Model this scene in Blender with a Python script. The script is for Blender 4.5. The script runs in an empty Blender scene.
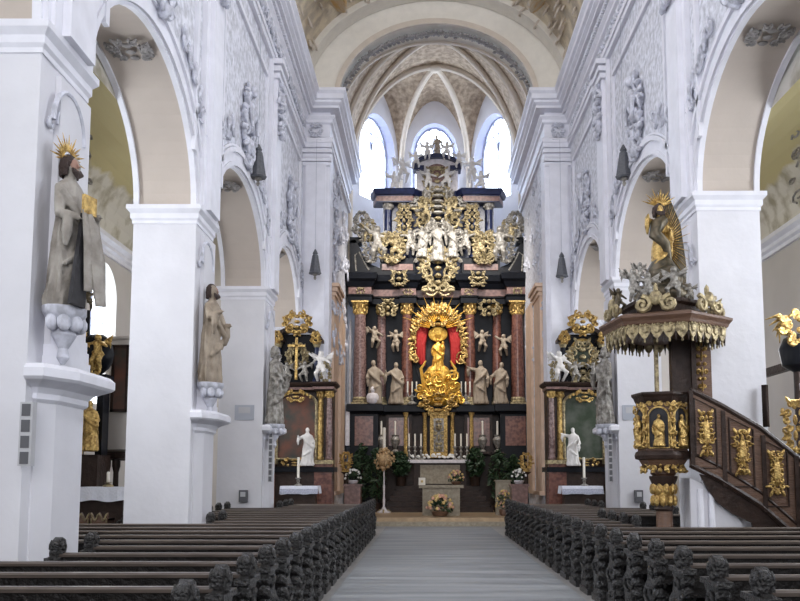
import bpy, bmesh, math, random
from mathutils import Vector, Matrix
PI = math.pi
R = random.Random(7)
scene = bpy.context.scene
COL = scene.collection

# ------------------------------------------------------------------ camera
TH = math.radians(5.8); F = 860.0; CX = 425.0; CY = 389.0; H = 1.65
cam_d = bpy.data.cameras.new('camera'); cam = bpy.data.objects.new('camera', cam_d); COL.objects.link(cam)
cam.location = (0, 0, H); cam.rotation_euler = (PI/2 + TH, 0, 0)
cam_d.sensor_width = 36; cam_d.lens = 36*F/800; cam_d.clip_end = 200
cam_d.shift_x = -(CX-400)/800; cam_d.shift_y = (CY-300.5)/800
scene.camera = cam
_c, _s = math.cos(TH), math.sin(TH)
def at(u, v, Y):
    """world X, Z of the surveyed photo point at depth Y"""
    a = (CY-v)/F
    Z = Y*(a*_c+_s)/(_c-a*_s); zc = Y*_c+Z*_s
    return ((u-CX)*zc/F, Z+H)
def atz(v, Y): return at(0, v, Y)[1]
def atx(u, v, Y): return at(u, v, Y)[0]

# ------------------------------------------------------------------ materials
M = {}
def mat(name, col, rough=.6, metal=0, bump=0, bscale=20, var=0, vscale=4, spec=.5, col2=None, coords='Object', detail=5, stretch=None, emis=None, estr=0):
    m = bpy.data.materials.new(name); m.use_nodes = True
    nt = m.node_tree; b = nt.nodes['Principled BSDF']
    b.inputs['Base Color'].default_value = (*col, 1)
    b.inputs['Roughness'].default_value = rough; b.inputs['Metallic'].default_value = metal
    b.inputs['Specular IOR Level'].default_value = spec
    tc = nt.nodes.new('ShaderNodeTexCoord'); mp = nt.nodes.new('ShaderNodeMapping')
    nt.links.new(tc.outputs[coords], mp.inputs[0])
    if stretch: mp.inputs['Scale'].default_value = stretch
    if var or col2:
        n = nt.nodes.new('ShaderNodeTexNoise'); n.inputs['Scale'].default_value = vscale; n.inputs['Detail'].default_value = detail
        nt.links.new(mp.outputs[0], n.inputs[0])
        r = nt.nodes.new('ShaderNodeValToRGB'); r.color_ramp.elements[0].position = .36; r.color_ramp.elements[1].position = .64
        c2 = col2 or tuple(max(0, c*(1-var)) for c in col)
        r.color_ramp.elements[0].color = (*c2, 1); r.color_ramp.elements[1].color = (*col, 1)
        nt.links.new(n.outputs[0], r.inputs[0]); nt.links.new(r.outputs[0], b.inputs['Base Color'])
    if bump:
        n = nt.nodes.new('ShaderNodeTexNoise'); n.inputs['Scale'].default_value = bscale; n.inputs['Detail'].default_value = 4
        nt.links.new(mp.outputs[0], n.inputs[0])
        bp = nt.nodes.new('ShaderNodeBump'); bp.inputs['Strength'].default_value = bump; bp.inputs['Distance'].default_value = .05
        nt.links.new(n.outputs[0], bp.inputs['Height']); nt.links.new(bp.outputs[0], b.inputs['Normal'])
    if emis:
        b.inputs['Emission Color'].default_value = (*emis, 1); b.inputs['Emission Strength'].default_value = estr
    M[name] = m
    return m
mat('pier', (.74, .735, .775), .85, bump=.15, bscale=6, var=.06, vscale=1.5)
mat('plaster', (.74, .74, .80), .85, bump=.15, bscale=8, var=.07, vscale=1.5)
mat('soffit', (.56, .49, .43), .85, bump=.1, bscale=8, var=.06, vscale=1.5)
mat('trimwhite', (.82, .82, .88), .7, var=.08, vscale=3)
mat('stucco', (.82, .83, .90), .85, bump=1, bscale=7, var=.36, vscale=7, detail=9)  # bluish cast of the window light put into the white
mat('relief', (.70, .71, .79), .75, var=.35, vscale=8)  # darker than the wall: shadowed edges put into the colour
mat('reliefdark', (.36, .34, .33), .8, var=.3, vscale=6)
mat('rib', (.66, .58, .49), .7, var=.08)
mat('vault', (.54, .43, .32), .85, bump=1, bscale=7, col2=(.29, .22, .16), vscale=5, detail=9)
mat('navevault', (.78, .68, .50), .85, bump=.8, bscale=5, col2=(.50, .43, .33), vscale=2.5, detail=9)
mat('archface', (.82, .78, .70), .8, var=.06)
mat('aislewall', (.58, .54, .50), .9, var=.06, vscale=1)
mat('floorstone', (.30, .29, .28), .5, var=.2, vscale=2)
mat('runner', (.29, .30, .31), .6, bump=.3, bscale=3, col2=(.20, .21, .22), vscale=1.1, stretch=(.35, 3.2, 1), spec=.3)
mat('woodplat', (.50, .36, .22), .45, var=.25, vscale=5, stretch=(1, 6, 1))
mat('pew', (.012, .010, .009), .5, bump=.6, bscale=30, var=.5, vscale=12, spec=.25)
mat('pewrail', (.115, .092, .078), .32, var=.35, vscale=10, stretch=(.3, 3, 3), spec=.5)
mat('carve', (.026, .024, .023), .33, bump=.8, bscale=40, var=.5, vscale=22, spec=.6)
mat('black', (.005, .006, .010), .38, var=.4, vscale=6, spec=.18)
mat('blackblue', (.014, .022, .075), .3, var=.4, vscale=6, spec=.4)
mat('redmarble', (.20, .085, .06), .25, col2=(.09, .035, .028), vscale=9, detail=9)
mat('greymarble', (.25, .16, .145), .25, col2=(.10, .055, .05), vscale=12, detail=9)
mat('pinkmarble', (.24, .135, .115), .3, col2=(.13, .07, .06), vscale=9, detail=9)
mat('whitemarble', (.72, .68, .70), .35, var=.2, vscale=8)
mat('gold', (.74, .52, .19), .36, .75, bump=.6, bscale=25, col2=(.30, .18, .06), vscale=14)
mat('goldbright', (1.0, .66, .14), .3, .6, bump=.3, bscale=25, col2=(.75, .40, .06), vscale=10)
mat('palegold', (.50, .41, .23), .4, .4, bump=.5, bscale=25, col2=(.18, .14, .08), vscale=12)
mat('silver', (.40, .38, .345), .4, .2, bump=.5, bscale=20, col2=(.15, .135, .115), vscale=9)
mat('statue', (.38, .315, .24), .6, bump=.3, bscale=14, col2=(.25, .20, .15), vscale=5)
mat('statuewhite', (.76, .73, .70), .55, bump=.3, bscale=14, var=.2, vscale=6)
mat('statuegrey', (.40, .37, .33), .7, bump=.5, bscale=14, col2=(.24, .215, .185), vscale=4)
mat('skin', (.36, .21, .16), .6)
mat('hair', (.055, .035, .03), .7, bump=1, bscale=30)
mat('darkcloth', (.03, .028, .032), .7, var=.5, vscale=8)
mat('redcloth', (.42, .02, .02), .6, bump=.5, bscale=8)
mat('bronze', (.14, .11, .07), .4, .5, col2=(.05, .045, .03), vscale=8)
mat('woodbrown', (.155, .085, .052), .42, bump=.3, bscale=12, col2=(.115, .062, .04), vscale=5, stretch=(1, 1, 4))
mat('wooddark', (.042, .025, .019), .42, bump=.3, bscale=12, var=.4, vscale=5, spec=.25)
mat('lantern', (.11, .115, .13), .5, var=.3, vscale=20)
mat('cloth', (.78, .80, .88), .8, bump=.4, bscale=20)
mat('lace', (.62, .64, .74), .8, bump=.6, bscale=50, col2=(.36, .38, .5), vscale=30)
mat('wax', (.85, .80, .70), .5)
mat('leaf', (.035, .075, .03), .55, var=.5, vscale=9)
mat('petalpink', (.75, .42, .30), .6, var=.3, vscale=20)
mat('petalyellow', (.80, .58, .22), .6, var=.3, vscale=20)
mat('petalstraw', (.62, .42, .22), .6, var=.35, vscale=20)
mat('petalwhite', (.85, .84, .80), .6)
mat('beigestone', (.36, .32, .24), .6, col2=(.26, .22, .16), vscale=10)
mat('paint1', (.05, .065, .06), .5, spec=.12, col2=(.19, .085, .06), vscale=1.6, detail=6)
mat('paint2', (.04, .055, .035), .5, spec=.12, col2=(.10, .11, .09), vscale=2.4, detail=6)
mat('speaker', (.50, .50, .52), .5)
mat('speakerdark', (.10, .10, .11), .6)
mat('greybox', (.42, .44, .50), .6)
mat('winglass', (.9, .95, 1), .3, emis=(.80, .90, 1.0), estr=2.6)
mat('winlead', (.35, .38, .5), .6)
mat('warmlitplaster', (.72, .52, .38), .7, var=.15, vscale=3)  # plaster with the warm light on the choir walls put into its colour
mat('bluerev', (.42, .44, .62), .8)  # window reveals, blue glow of the daylight put into the colour
# painted aisle vault: ochre field high up, stuccoed white below
def aislevault():
    m = bpy.data.materials.new('aislevault'); m.use_nodes = True; nt = m.node_tree; b = nt.nodes['Principled BSDF']
    b.inputs['Roughness'].default_value = .85
    tc = nt.nodes.new('ShaderNodeTexCoord'); sp = nt.nodes.new('ShaderNodeSeparateXYZ'); nt.links.new(tc.outputs['Object'], sp.inputs[0])
    n = nt.nodes.new('ShaderNodeTexNoise'); n.inputs['Scale'].default_value = .9; n.inputs['Detail'].default_value = 5; nt.links.new(tc.outputs['Object'], n.inputs[0])
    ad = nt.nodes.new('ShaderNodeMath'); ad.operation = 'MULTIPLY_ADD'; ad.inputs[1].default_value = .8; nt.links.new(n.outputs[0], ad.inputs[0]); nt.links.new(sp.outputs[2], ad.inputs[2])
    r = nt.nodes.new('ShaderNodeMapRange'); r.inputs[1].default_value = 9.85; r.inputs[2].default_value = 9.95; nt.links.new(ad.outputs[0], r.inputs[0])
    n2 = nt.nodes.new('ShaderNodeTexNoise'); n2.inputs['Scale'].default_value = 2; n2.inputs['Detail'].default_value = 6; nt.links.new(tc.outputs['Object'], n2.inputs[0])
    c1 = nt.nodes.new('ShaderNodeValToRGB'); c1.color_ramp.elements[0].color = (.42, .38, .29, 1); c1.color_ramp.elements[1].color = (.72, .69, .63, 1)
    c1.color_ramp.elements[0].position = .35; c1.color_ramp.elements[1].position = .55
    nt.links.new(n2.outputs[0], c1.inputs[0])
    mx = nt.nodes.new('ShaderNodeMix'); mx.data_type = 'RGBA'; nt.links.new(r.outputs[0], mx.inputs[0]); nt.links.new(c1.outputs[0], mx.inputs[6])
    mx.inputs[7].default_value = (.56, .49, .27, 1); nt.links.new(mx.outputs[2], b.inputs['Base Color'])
    M['aislevault'] = m
aislevault()

# ------------------------------------------------------------------ mesh builder
class MB:
    def __init__(s): s.v = []; s.f = []; s.m = []; s.mi = 0
    def add(s, vs, fs):
        o = len(s.v); s.v += [tuple(p) for p in vs]
        for f in fs: s.f.append(tuple(i+o for i in f)); s.m.append(s.mi)
        return s
    def box(s, x0, x1, y0, y1, z0, z1):
        return s.add([(x0,y0,z0),(x1,y0,z0),(x1,y1,z0),(x0,y1,z0),(x0,y0,z1),(x1,y0,z1),(x1,y1,z1),(x0,y1,z1)],
                     [(0,3,2,1),(4,5,6,7),(0,1,5,4),(1,2,6,5),(2,3,7,6),(3,0,4,7)])
    def prism(s, poly, a, b, axis='x'):
        n = len(poly)
        f = {'x': lambda t, p: (t, p[0], p[1]), 'y': lambda t, p: (p[0], t, p[1]), 'z': lambda t, p: (p[0], p[1], t)}[axis]
        s.add([f(a, p) for p in poly]+[f(b, p) for p in poly],
              [tuple(range(n)), tuple(range(2*n-1, n-1, -1))]+[(i, (i+1) % n, (i+1) % n+n, i+n) for i in range(n)])
        return s
    def lathe(s, prof, c=(0,0,0), n=16, rot=0, sx=1, sy=1, a0=0, a1=2*PI):
        full = abs(a1-a0-2*PI) < 1e-6; k = n if full else n+1; vs = []
        for r, z in prof:
            for i in range(k):
                a = a0+(a1-a0)*i/n+rot; vs.append((c[0]+r*math.cos(a)*sx, c[1]+r*math.sin(a)*sy, c[2]+z))
        fs = []
        for j in range(len(prof)-1):
            for i in range(n):
                i2 = (i+1) % k; fs.append((j*k+i, j*k+i2, (j+1)*k+i2, (j+1)*k+i))
        fs.append(tuple(range(k-1, -1, -1))); fs.append(tuple(range((len(prof)-1)*k, len(prof)*k)))
        return s.add(vs, fs)
    def tube(s, pts, r, n=6, flat=1.0):
        pts = [Vector(p) for p in pts]; m = len(pts)
        rr = list(r) if isinstance(r, (list, tuple)) else [r]*m
        vs = []; up = None
        for i, p in enumerate(pts):
            t = (pts[min(i+1, m-1)]-pts[max(i-1, 0)])
            if t.length < 1e-9: t = Vector((0,0,1))
            t.normalize()
            if up is None:
                up = Vector((0,1,0)) if abs(t.y) < .8 else Vector((1,0,0))
            a = up-t*up.dot(t)
            if a.length < 1e-6: a = t.orthogonal()
            a.normalize(); b = t.cross(a); up = a
            for k in range(n):
                an = 2*PI*k/n; vs.append(p+a*(math.cos(an)*rr[i]*flat)+b*(math.sin(an)*rr[i]))
        fs = [(i*n+k, i*n+(k+1) % n, (i+1)*n+(k+1) % n, (i+1)*n+k) for i in range(m-1) for k in range(n)]
        fs += [tuple(range(n-1, -1, -1)), tuple(range((m-1)*n, m*n))]
        return s.add(vs, fs)
    def ell(s, c, r, seg=8, ring=5, rot=None):
        if not isinstance(r, (tuple, list)): r = (r, r, r)
        vs = [Vector((0,0,-r[2]))]
        for j in range(1, ring):
            ph = -PI/2+PI*j/ring
            for i in range(seg):
                a = 2*PI*i/seg; vs.append(Vector((r[0]*math.cos(ph)*math.cos(a), r[1]*math.cos(ph)*math.sin(a), r[2]*math.sin(ph))))
        vs.append(Vector((0,0,r[2])))
        if rot is not None: vs = [rot @ v for v in vs]
        vs = [v+Vector(c) for v in vs]; N = len(vs)-1
        fs = [(0, 1+(i+1) % seg, 1+i) for i in range(seg)]
        for j in range(ring-2):
            for i in range(seg): fs.append((1+j*seg+i, 1+j*seg+(i+1) % seg, 1+(j+1)*seg+(i+1) % seg, 1+(j+1)*seg+i))
        fs += [(1+(ring-2)*seg+i, 1+(ring-2)*seg+(i+1) % seg, N) for i in range(seg)]
        return s.add(vs, fs)
    def sweep(s, prof, path, side=1, closed=False):
        """prof: (out, z) polygon from bottom to top, path: (x, y) list, out to the side*left normal"""
        n = len(path); P = [Vector(p) for p in path]; vs = []
        for i in range(n):
            if closed: a, b = P[i-1], P[(i+1) % n]
            else: a, b = P[max(i-1, 0)], P[min(i+1, n-1)]
            d1 = (P[i]-a); d2 = (b-P[i])
            if d1.length < 1e-9: d1 = d2
            if d2.length < 1e-9: d2 = d1
            d1 = d1.normalized(); d2 = d2.normalized()
            n1 = Vector((-d1.y, d1.x))*side; n2 = Vector((-d2.y, d2.x))*side
            k = n1+n2; k = k/max(.2, k.dot(n1)) if k.length > 1e-6 else n1
            for o, z in prof: vs.append((P[i].x+k.x*o, P[i].y+k.y*o, z))
        m = len(prof); fs = []
        for i in range(n if closed else n-1):
            j = (i+1) % n
            for q in range(m-1): fs.append((i*m+q, j*m+q, j*m+q+1, i*m+q+1))
            fs.append((i*m+m-1, j*m+m-1, j*m, i*m))
        if not closed: fs += [tuple(range(m)), tuple(range(n*m-1, (n-1)*m-1, -1))]
        return s.add(vs, fs)
    def merge(s, o, mtx=None):
        vs = [mtx @ Vector(p) for p in o.v] if mtx is not None else o.v
        b = len(s.v); s.v += [tuple(p) for p in vs]
        for f, m in zip(o.f, o.m): s.f.append(tuple(i+b for i in f)); s.m.append(m)
        return s
    def mesh(s, name, mats, smooth=False, angle=None):
        me = bpy.data.meshes.new(name); me.from_pydata(s.v, [], s.f)
        if not isinstance(mats, (list, tuple)): mats = [mats]
        for m in mats: me.materials.append(M[m])
        me.polygons.foreach_set('material_index', s.m)
        bm = bmesh.new(); bm.from_mesh(me); bmesh.ops.recalc_face_normals(bm, faces=bm.faces)
        if smooth and angle:
            for f in bm.faces: f.smooth = True
            for e in bm.edges:
                if len(e.link_faces) == 2 and e.calc_face_angle(0) > angle: e.smooth = False
        elif smooth:
            for f in bm.faces: f.smooth = True
        bm.to_mesh(me); bm.free(); me.update()
        return me
def link(name, me, parent=None, loc=None, rz=None):
    o = bpy.data.objects.new(name, me); COL.objects.link(o)
    if parent: o.parent = parent
    if loc is not None: o.location = loc
    if rz is not None: o.rotation_euler = (0, 0, rz)
    return o
def obj(name, mb, mats, parent=None, smooth=False, angle=.7, **k):
    return link(name, mb.mesh(name, mats, smooth, angle), parent, **k)
def tag(o, label, cat, group=None):
    o['label'] = label; o['category'] = cat
    if group: o['group'] = group
    return o
def thing(name, label, cat, loc=(0,0,0), rz=0, group=None):
    o = bpy.data.objects.new(name, None); COL.objects.link(o); o.location = loc; o.rotation_euler = (0,0,rz)
    o.empty_display_size = .1
    return tag(o, label, cat, group)
def struct(name, mb, mats, smooth=False, parent=None, angle=.7):
    o = obj(name, mb, mats, parent, smooth, angle)
    if not parent: o['kind'] = 'structure'
    return o
def kids(o): return [c for c in bpy.data.objects if c.parent == o]
def copy_tree(o, parent=None, loc=None, rz=None):
    c = o.copy(); COL.objects.link(c); c.parent = parent
    if loc is not None: c.location = loc
    if rz is not None: c.rotation_euler = (0,0,rz)
    for k in kids(o): copy_tree(k, c)
    return c
def remesh(mb, name, mats, voxel, smooth=2):
    me = mb.mesh('tmp', mats); o = bpy.data.objects.new('tmp', me); COL.objects.link(o)
    md = o.modifiers.new('r', 'REMESH'); md.mode = 'VOXEL'; md.voxel_size = voxel; md.use_smooth_shade = True
    if smooth:
        sm = o.modifiers.new('s', 'SMOOTH'); sm.iterations = smooth; sm.factor = .5
    dg = bpy.context.evaluated_depsgraph_get(); dg.update()
    out = bpy.data.meshes.new_from_object(o.evaluated_get(dg)); out.name = name
    bpy.data.objects.remove(o); 
    out.materials.clear()
    for m in (mats if isinstance(mats, (list, tuple)) else [mats]): out.materials.append(M[m])
    return out

# ------------------------------------------------------------------ ornament and figure makers
def scroll(mb, x, z, r, turns=1.25, d=1, a0=0, th=.02, y=0, dep=.03):
    pts = []; rr = []
    n = 12
    for i in range(n+1):
        t = i/n; a = a0+d*2*PI*turns*t; q = r*(1-.82*t)
        pts.append((x+q*math.cos(a), y-dep*math.sin(PI*t), z+q*math.sin(a))); rr.append(th*(1.1-.5*t))
    mb.tube(pts, rr, 5)
    mb.ell(pts[-1], th*1.5, 6, 4)
def leafb(mb, x, z, l, a, th=.02, y=0):
    rt = Matrix.Rotation(-a, 3, 'Y')
    mb.ell((x+.5*l*math.cos(a), y, z+.5*l*math.sin(a)), (l*.55, th*1.2, l*.2), 6, 4, rt)
def ornament(w, h, n=8, seed=1, th=.02, sym=True, mb=None, dep=.05):
    """baroque scroll and leaf cluster in the XZ plane, centred, w by h, bulging to -Y"""
    mb = mb or MB(); r = random.Random(seed)
    for i in range(n):
        t = (i+.5)/n; z = (t-.5)*h
        wd = w*.5*(1-abs(2*t-1)**1.6)**.5
        x = wd*r.uniform(.35, .8); q = min(w, h)*r.uniform(.10, .19)
        d = r.choice((-1, 1)); a = r.uniform(0, 6.28); la = r.uniform(-.6, 1.2); ll = q*r.uniform(1.2, 2.0)
        for sg in ((1, -1) if sym else (r.choice((1, -1)),)):
            scroll(mb, sg*x, z, q, 1.25, d*sg, a if sg > 0 else PI-a, th, 0, dep)
            leafb(mb, sg*x, z, ll, la if sg > 0 else PI-la, th*1.4, -dep*.6)
        if sym and i % 2 == 0: mb.ell((0, -dep*.6, z), (w*.09, dep, h/n*.7), 8, 5)
    return mb
def rays(mb, n, r0, r1, a0=0, a1=2*PI, th=.012, y=0, alt=.75, seed=3):
    rd = random.Random(seed)
    for i in range(n):
        a = a0+(a1-a0)*(i+.5)/n; L = r1*(1 if i % 2 else alt)*rd.uniform(.93, 1.04)
        ca, sa = math.cos(a), math.sin(a)
        mb.tube([(r0*ca, y, r0*sa), ((r0+L)/2*ca, y, (r0+L)/2*sa), (L*ca, y, L*sa)], [th, th*.9, th*.15], 4)
    return mb
def saint(h=1, seed=1, arms=((.22,-.12,.62),(-.20,-.10,.66)), wide=1, folds=9, twist=1.5, mb=None):
    """standing robed figure facing -Y, feet at 0; arms = hand targets as fractions of the height"""
    mb = mb or MB(); r = random.Random(seed)
    prof = [(0,.145,.12),(.04,.155,.13),(.12,.145,.122),(.25,.136,.114),(.38,.130,.108),(.48,.122,.10),(.57,.104,.087),(.64,.100,.082),(.70,.106,.084),(.76,.112,.080),(.80,.104,.070),(.825,.07,.055),(.845,.045,.045),(.87,.038,.04)]
    n = 40; vs = []; sway = r.uniform(-.03, .03); ph = r.uniform(0, 6)
    for z, rx, ry in prof:
        ox = sway*math.sin(z*PI*1.2)
        am = .11*max(0, 1-z/.66)+.03
        if z > .8: am = 0
        for i in range(n):
            a = 2*PI*i/n
            k = 1+am*math.sin(folds*a+twist*z*5+ph)+am*.6*math.sin((folds+4)*a-twist*z*7)
            vs.append(((ox+rx*wide*k*math.cos(a))*h, ry*wide*k*math.sin(a)*h, z*h))
    m = len(prof)
    fs = [(j*n+i, j*n+(i+1) % n, (j+1)*n+(i+1) % n, (j+1)*n+i) for j in range(m-1) for i in range(n)]
    fs += [tuple(range(n-1, -1, -1)), tuple(range((m-1)*n, m*n))]
    mb.add(vs, fs)
    tilt = r.uniform(-.02, .02)
    mb.tube([(0,0,.80*h),(tilt*h*.5,-.005*h,.875*h),(tilt*h,-.008*h,.925*h)], [.045*h,.036*h,.036*h], 10)
    mb.ell((tilt*h, -.006*h, .930*h), (.054*h, .062*h, .070*h), 14, 9)          # skull
    mb.ell((tilt*h, -.05*h, .895*h), (.026*h, .024*h, .030*h), 8, 6)             # jaw / beard
    mb.tube([(tilt*h,-.062*h,.945*h),(tilt*h,-.080*h,.922*h)], [.007*h,.011*h], 6)  # nose
    for sg, hd in zip((1, -1), arms):
        sh = Vector((sg*.088*wide, 0, .775)); hd = Vector(hd)
        el = (sh+hd)/2+Vector((sg*.055, .03, -.09 if hd.z < .8 else 0))
        mb.tube([p*h for p in (sh, (sh+el)/2, el, (el+hd)/2, hd)], [.044*h, .043*h, .039*h, .033*h, .021*h], 9)
        mb.ell(hd*h, (.018*h, .022*h, .026*h), 7, 5)
        dr = (hd-el).normalized()
        for k in range(4):
            mb.tube([hd*h, (hd+dr*.045+Vector(((k-1.5)*.009, 0, -.012)))*h], [.006*h, .005*h], 5)
        # hanging sleeve
        mb.tube([((el+hd)/2)*h, ((el+hd)/2+Vector((sg*.01, .0, -.10)))*h, ((el+hd)/2+Vector((0, .02, -.20)))*h], [.036*h, .04*h, .016*h], 8)
    # mantle fold across the body
    mb.tube([(-.13*h,-.05*h,.74*h),(-.02*h,-.115*h*wide,.60*h),(.13*h,-.10*h*wide,.48*h),(.16*h,-.02*h,.36*h)], [.03*h,.034*h,.034*h,.02*h], 8)
    mb.tube([(.12*h,-.06*h,.44*h),(.02*h,-.13*h*wide,.36*h),(-.12*h,-.10*h*wide,.26*h)], [.024*h,.028*h,.016*h], 8)
    return mb
def putto(h=1, seed=1, wings=True, mb=None, sit=False):
    """small winged child angel, h = height"""
    mb = mb or MB(); r = random.Random(seed)
    V = lambda x, y, z: Vector((x*h, y*h, z*h))
    mb.tube([V(0,0,.42),V(.01,-.01,.52),V(0,-.02,.62),V(-.01,0,.74),V(0,0,.80)], [.10*h,.115*h,.11*h,.10*h,.045*h], 12)
    mb.ell(V(0,-.02,.89), (.098*h,.10*h,.108*h), 10, 7); mb.ell(V(0,-.10,.87), .018*h, 6, 4)
    for sg in (1, -1):
        a = r.uniform(-.9, 1.1)
        el = V(sg*.22, -.05, .74+.10*a); hd = V(sg*.36, -.12, .74+.26*a)
        mb.tube([V(sg*.08,0,.75), el, hd], [.066*h,.055*h,.04*h], 8); mb.ell(hd, .042*h, 6, 5)
        b = r.uniform(0, .25)
        kn = V(sg*(.10+b*.4), -.10-b*.5, .24+b*.3); ft = V(sg*(.10+b*.2), -.02+b*.3, .03)
        mb.tube([V(sg*.055,0,.44), kn, ft], [.10*h,.076*h,.045*h], 9); mb.ell(ft+V(0,-.035,-.005), (.03*h,.055*h,.025*h), 6, 5)
        if wings:
            for k in range(5):
                t = k/4; mb.tube([V(sg*.05,.08,.72), V(sg*(.22+.05*t),.12,.86-.12*t), V(sg*(.42-.1*t),.12,1.0-.42*t)], [.045*h,.045*h,.016*h], 5)
    mb.tube([V(-.13,-.07,.5),V(0,-.13,.44),V(.14,-.06,.52),V(.2,.04,.40)], [.04*h,.05*h,.045*h,.02*h], 7)
    return mb
# ================================================================== the setting
XC = .4; XL = -4.2; XR = 5.0; PT = 1.15
BAYS = [(3.6, 9.0), (10.25, 15.4), (16.6, 22.2), (23.4, 28.3)]       # arch openings along Y
PIERS = [(2.35, 3.6), (9.0, 10.25), (15.4, 16.6), (22.2, 23.4)]
ZI = 6.6; RISE = 2.0; ZT = 14.7
Y0 = -3.0
# floor
fl = MB(); fl.box(-10, 11, Y0-2, 45, -.3, 0)
struct('floor', fl, 'floorstone')
rn = MB(); rn.box(-1.27, 2.13, Y0, 28.2, 0, .02)
tag(obj('carpet_runner', rn, 'runner'), 'wide grey runner down the middle of the nave between the pew blocks', 'carpet')
def arcpt(yc, hf, o, i, n, zi=None, rise=RISE):
    zi = ZI
    a = PI*i/n; return (yc-(hf+o)*math.cos(a), zi+(rise+o)*math.sin(a))
def arcade(sd, name):
    X = XL if sd < 0 else XR; XO = X+sd*PT
    w = MB(); n = 28
    def strip(ya, yb, za, zb, mi):                                   # one face each side of the wall
        pass
    for (a, b) in BAYS:
        yc = (a+b)/2; hf = (b-a)/2
        for i in range(n):
            p, q = arcpt(yc, hf, 0, i, n), arcpt(yc, hf, 0, i+1, n)
            w.mi = 0
            w.add([(X,p[0],p[1]),(X,q[0],q[1]),(X,q[0],ZT),(X,p[0],ZT)], [(0,1,2,3)])
            w.add([(XO,p[0],p[1]),(XO,q[0],q[1]),(XO,q[0],ZT),(XO,p[0],ZT)], [(0,1,2,3)])
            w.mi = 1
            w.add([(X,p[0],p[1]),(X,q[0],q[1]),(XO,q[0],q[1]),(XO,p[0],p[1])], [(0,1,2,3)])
    w.mi = 0
    for (a, b) in PIERS+[(28.3, 28.7), (Y0, 2.35)]:
        w.box(min(X, XO), max(X, XO), a, b, ZI if a > 0 and a < 28 else 0, ZT)
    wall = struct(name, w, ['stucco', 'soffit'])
    # archivolt mouldings, pilaster strips and frames, children of the wall
    for (a, b) in BAYS:
        yc = (a+b)/2; hf = (b-a)/2; m = MB()
        for o0, o1, pr in ((0, .10, .05), (.10, .30, .02), (.30, .40, .07), (.42, .47, .04)):
            A = [arcpt(yc, hf, o0, i, n) for i in range(n+1)]; B = [arcpt(yc, hf, o1, i, n) for i in range(n+1)]
            xf = X-sd*pr
            for i in range(n):
                m.add([(xf,*A[i]),(xf,*A[i+1]),(xf,*B[i+1]),(xf,*B[i]),(X,*A[i]),(X,*A[i+1]),(X,*B[i+1]),(X,*B[i])],
                      [(0,1,2,3),(0,1,5,4),(3,2,6,7)])
        # raised edges on the soffit
        for e0, e1 in ((.0, .10), (PT-.10, PT)):
            for i in range(n):
                p, q = arcpt(yc, hf, -.05, i, n), arcpt(yc, hf, -.05, i+1, n); P, Q = arcpt(yc, hf, 0, i, n), arcpt(yc, hf, 0, i+1, n)
                x0 = X+sd*e0; x1 = X+sd*e1
                m.add([(x0,*p),(x0,*q),(x1,*q),(x1,*p),(x0,*P),(x0,*Q),(x1,*Q),(x1,*P)], [(0,1,2,3),(0,1,5,4),(3,2,6,7)])
        obj('archivolt', m, 'trimwhite', wall)
        # stucco rosette on the crown of the soffit
        om = ornament(.95, .6, 6, int(yc*10), .024, True, None, .025)
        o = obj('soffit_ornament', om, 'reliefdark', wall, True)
        o.location = (X+sd*PT/2, yc+(hf*.18), ZI+RISE*.985-.05); o.rotation_euler = (PI/2, 0, 0)
        # relief figure over the keystone
        z0 = ZI+RISE+.42
        om = ornament(1.2, 1.9, 9, int(yc*7)+sd, .05, True, None, .12)
        om.ell((0, -.12, .35), (.16, .13, .34), 8, 6); om.ell((0, -.16, .86), (.11, .11, .14), 8, 6)
        for g in (1, -1): om.tube([(.1*g,-.14,.5),(.34*g,-.18,.25),(.30*g,-.2,-.1)], [.07,.06,.03], 6)
        o = obj('stucco_relief', om, 'relief', wall, True)
        o.location = (X-sd*.03, yc, z0+.75); o.rotation_euler = (0, 0, PI/2 if sd < 0 else -PI/2)
        # relief leaves hugging the haunches
        om = MB(); rr = random.Random(int(yc*3))
        for g in (-1, 1):
            for k in range(9):
                aa = PI*(.5+g*(.14+.035*k)); yy = yc-(hf+.75)*math.cos(aa); zz = ZI+(RISE+.75)*math.sin(aa)
                scroll(om, yy-yc, zz, rr.uniform(.12, .24), 1.1, g, rr.uniform(0, 6), .035, 0, .06)
                leafb(om, yy-yc, zz, .35, rr.uniform(.6, 2.4), .04, -.04)
        o = obj('stucco_leaves', om, 'relief', wall, True)
        o.location = (X-sd*.02, yc, 0); o.rotation_euler = (0, 0, PI/2 if sd < 0 else -PI/2)
        # framed panel on the upper wall
        m = MB(); y0, y1, za, zb = a+.35, b-.35, ZI+RISE+.1, 12.15
        for (p0, p1, q0, q1) in ((y0, y1, zb, zb+.12), (y0, y0+.12, ZI+.9, zb), (y1-.12, y1, ZI+.9, zb)):
            m.box(min(X, X-sd*.07), max(X, X-sd*.07), p0, p1, q0, q1)
        obj('panel_frame', m, 'trimwhite', wall)
    for (a, b) in PIERS:
        m = MB(); yc = (a+b)/2
        m.box(min(X, X-sd*.10), max(X, X-sd*.10), yc-.55, yc+.55, ZI, 12.9)
        m.box(min(X, X-sd*.20), max(X, X-sd*.20), yc-.36, yc+.36, ZI, 12.4)
        for zz, pp in ((12.4, .26), (12.6, .30), (12.8, .36)):
            m.box(min(X, X-sd*pp), max(X, X-sd*pp), yc-.42-pp*.2, yc+.42+pp*.2, zz, zz+.14)
        obj('pilaster_strip', m, 'trimwhite', wall)
        om = ornament(.8, 1.5, 7, int(yc*5)+3*sd, .05, True, None, .12)
        o = obj('stucco_capital', om, 'relief', wall, True); o.location = (X-sd*.2, yc, 11.6); o.rotation_euler = (0, 0, PI/2 if sd < 0 else -PI/2)
        # small stucco shell over the saint's head
        om = MB()
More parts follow.
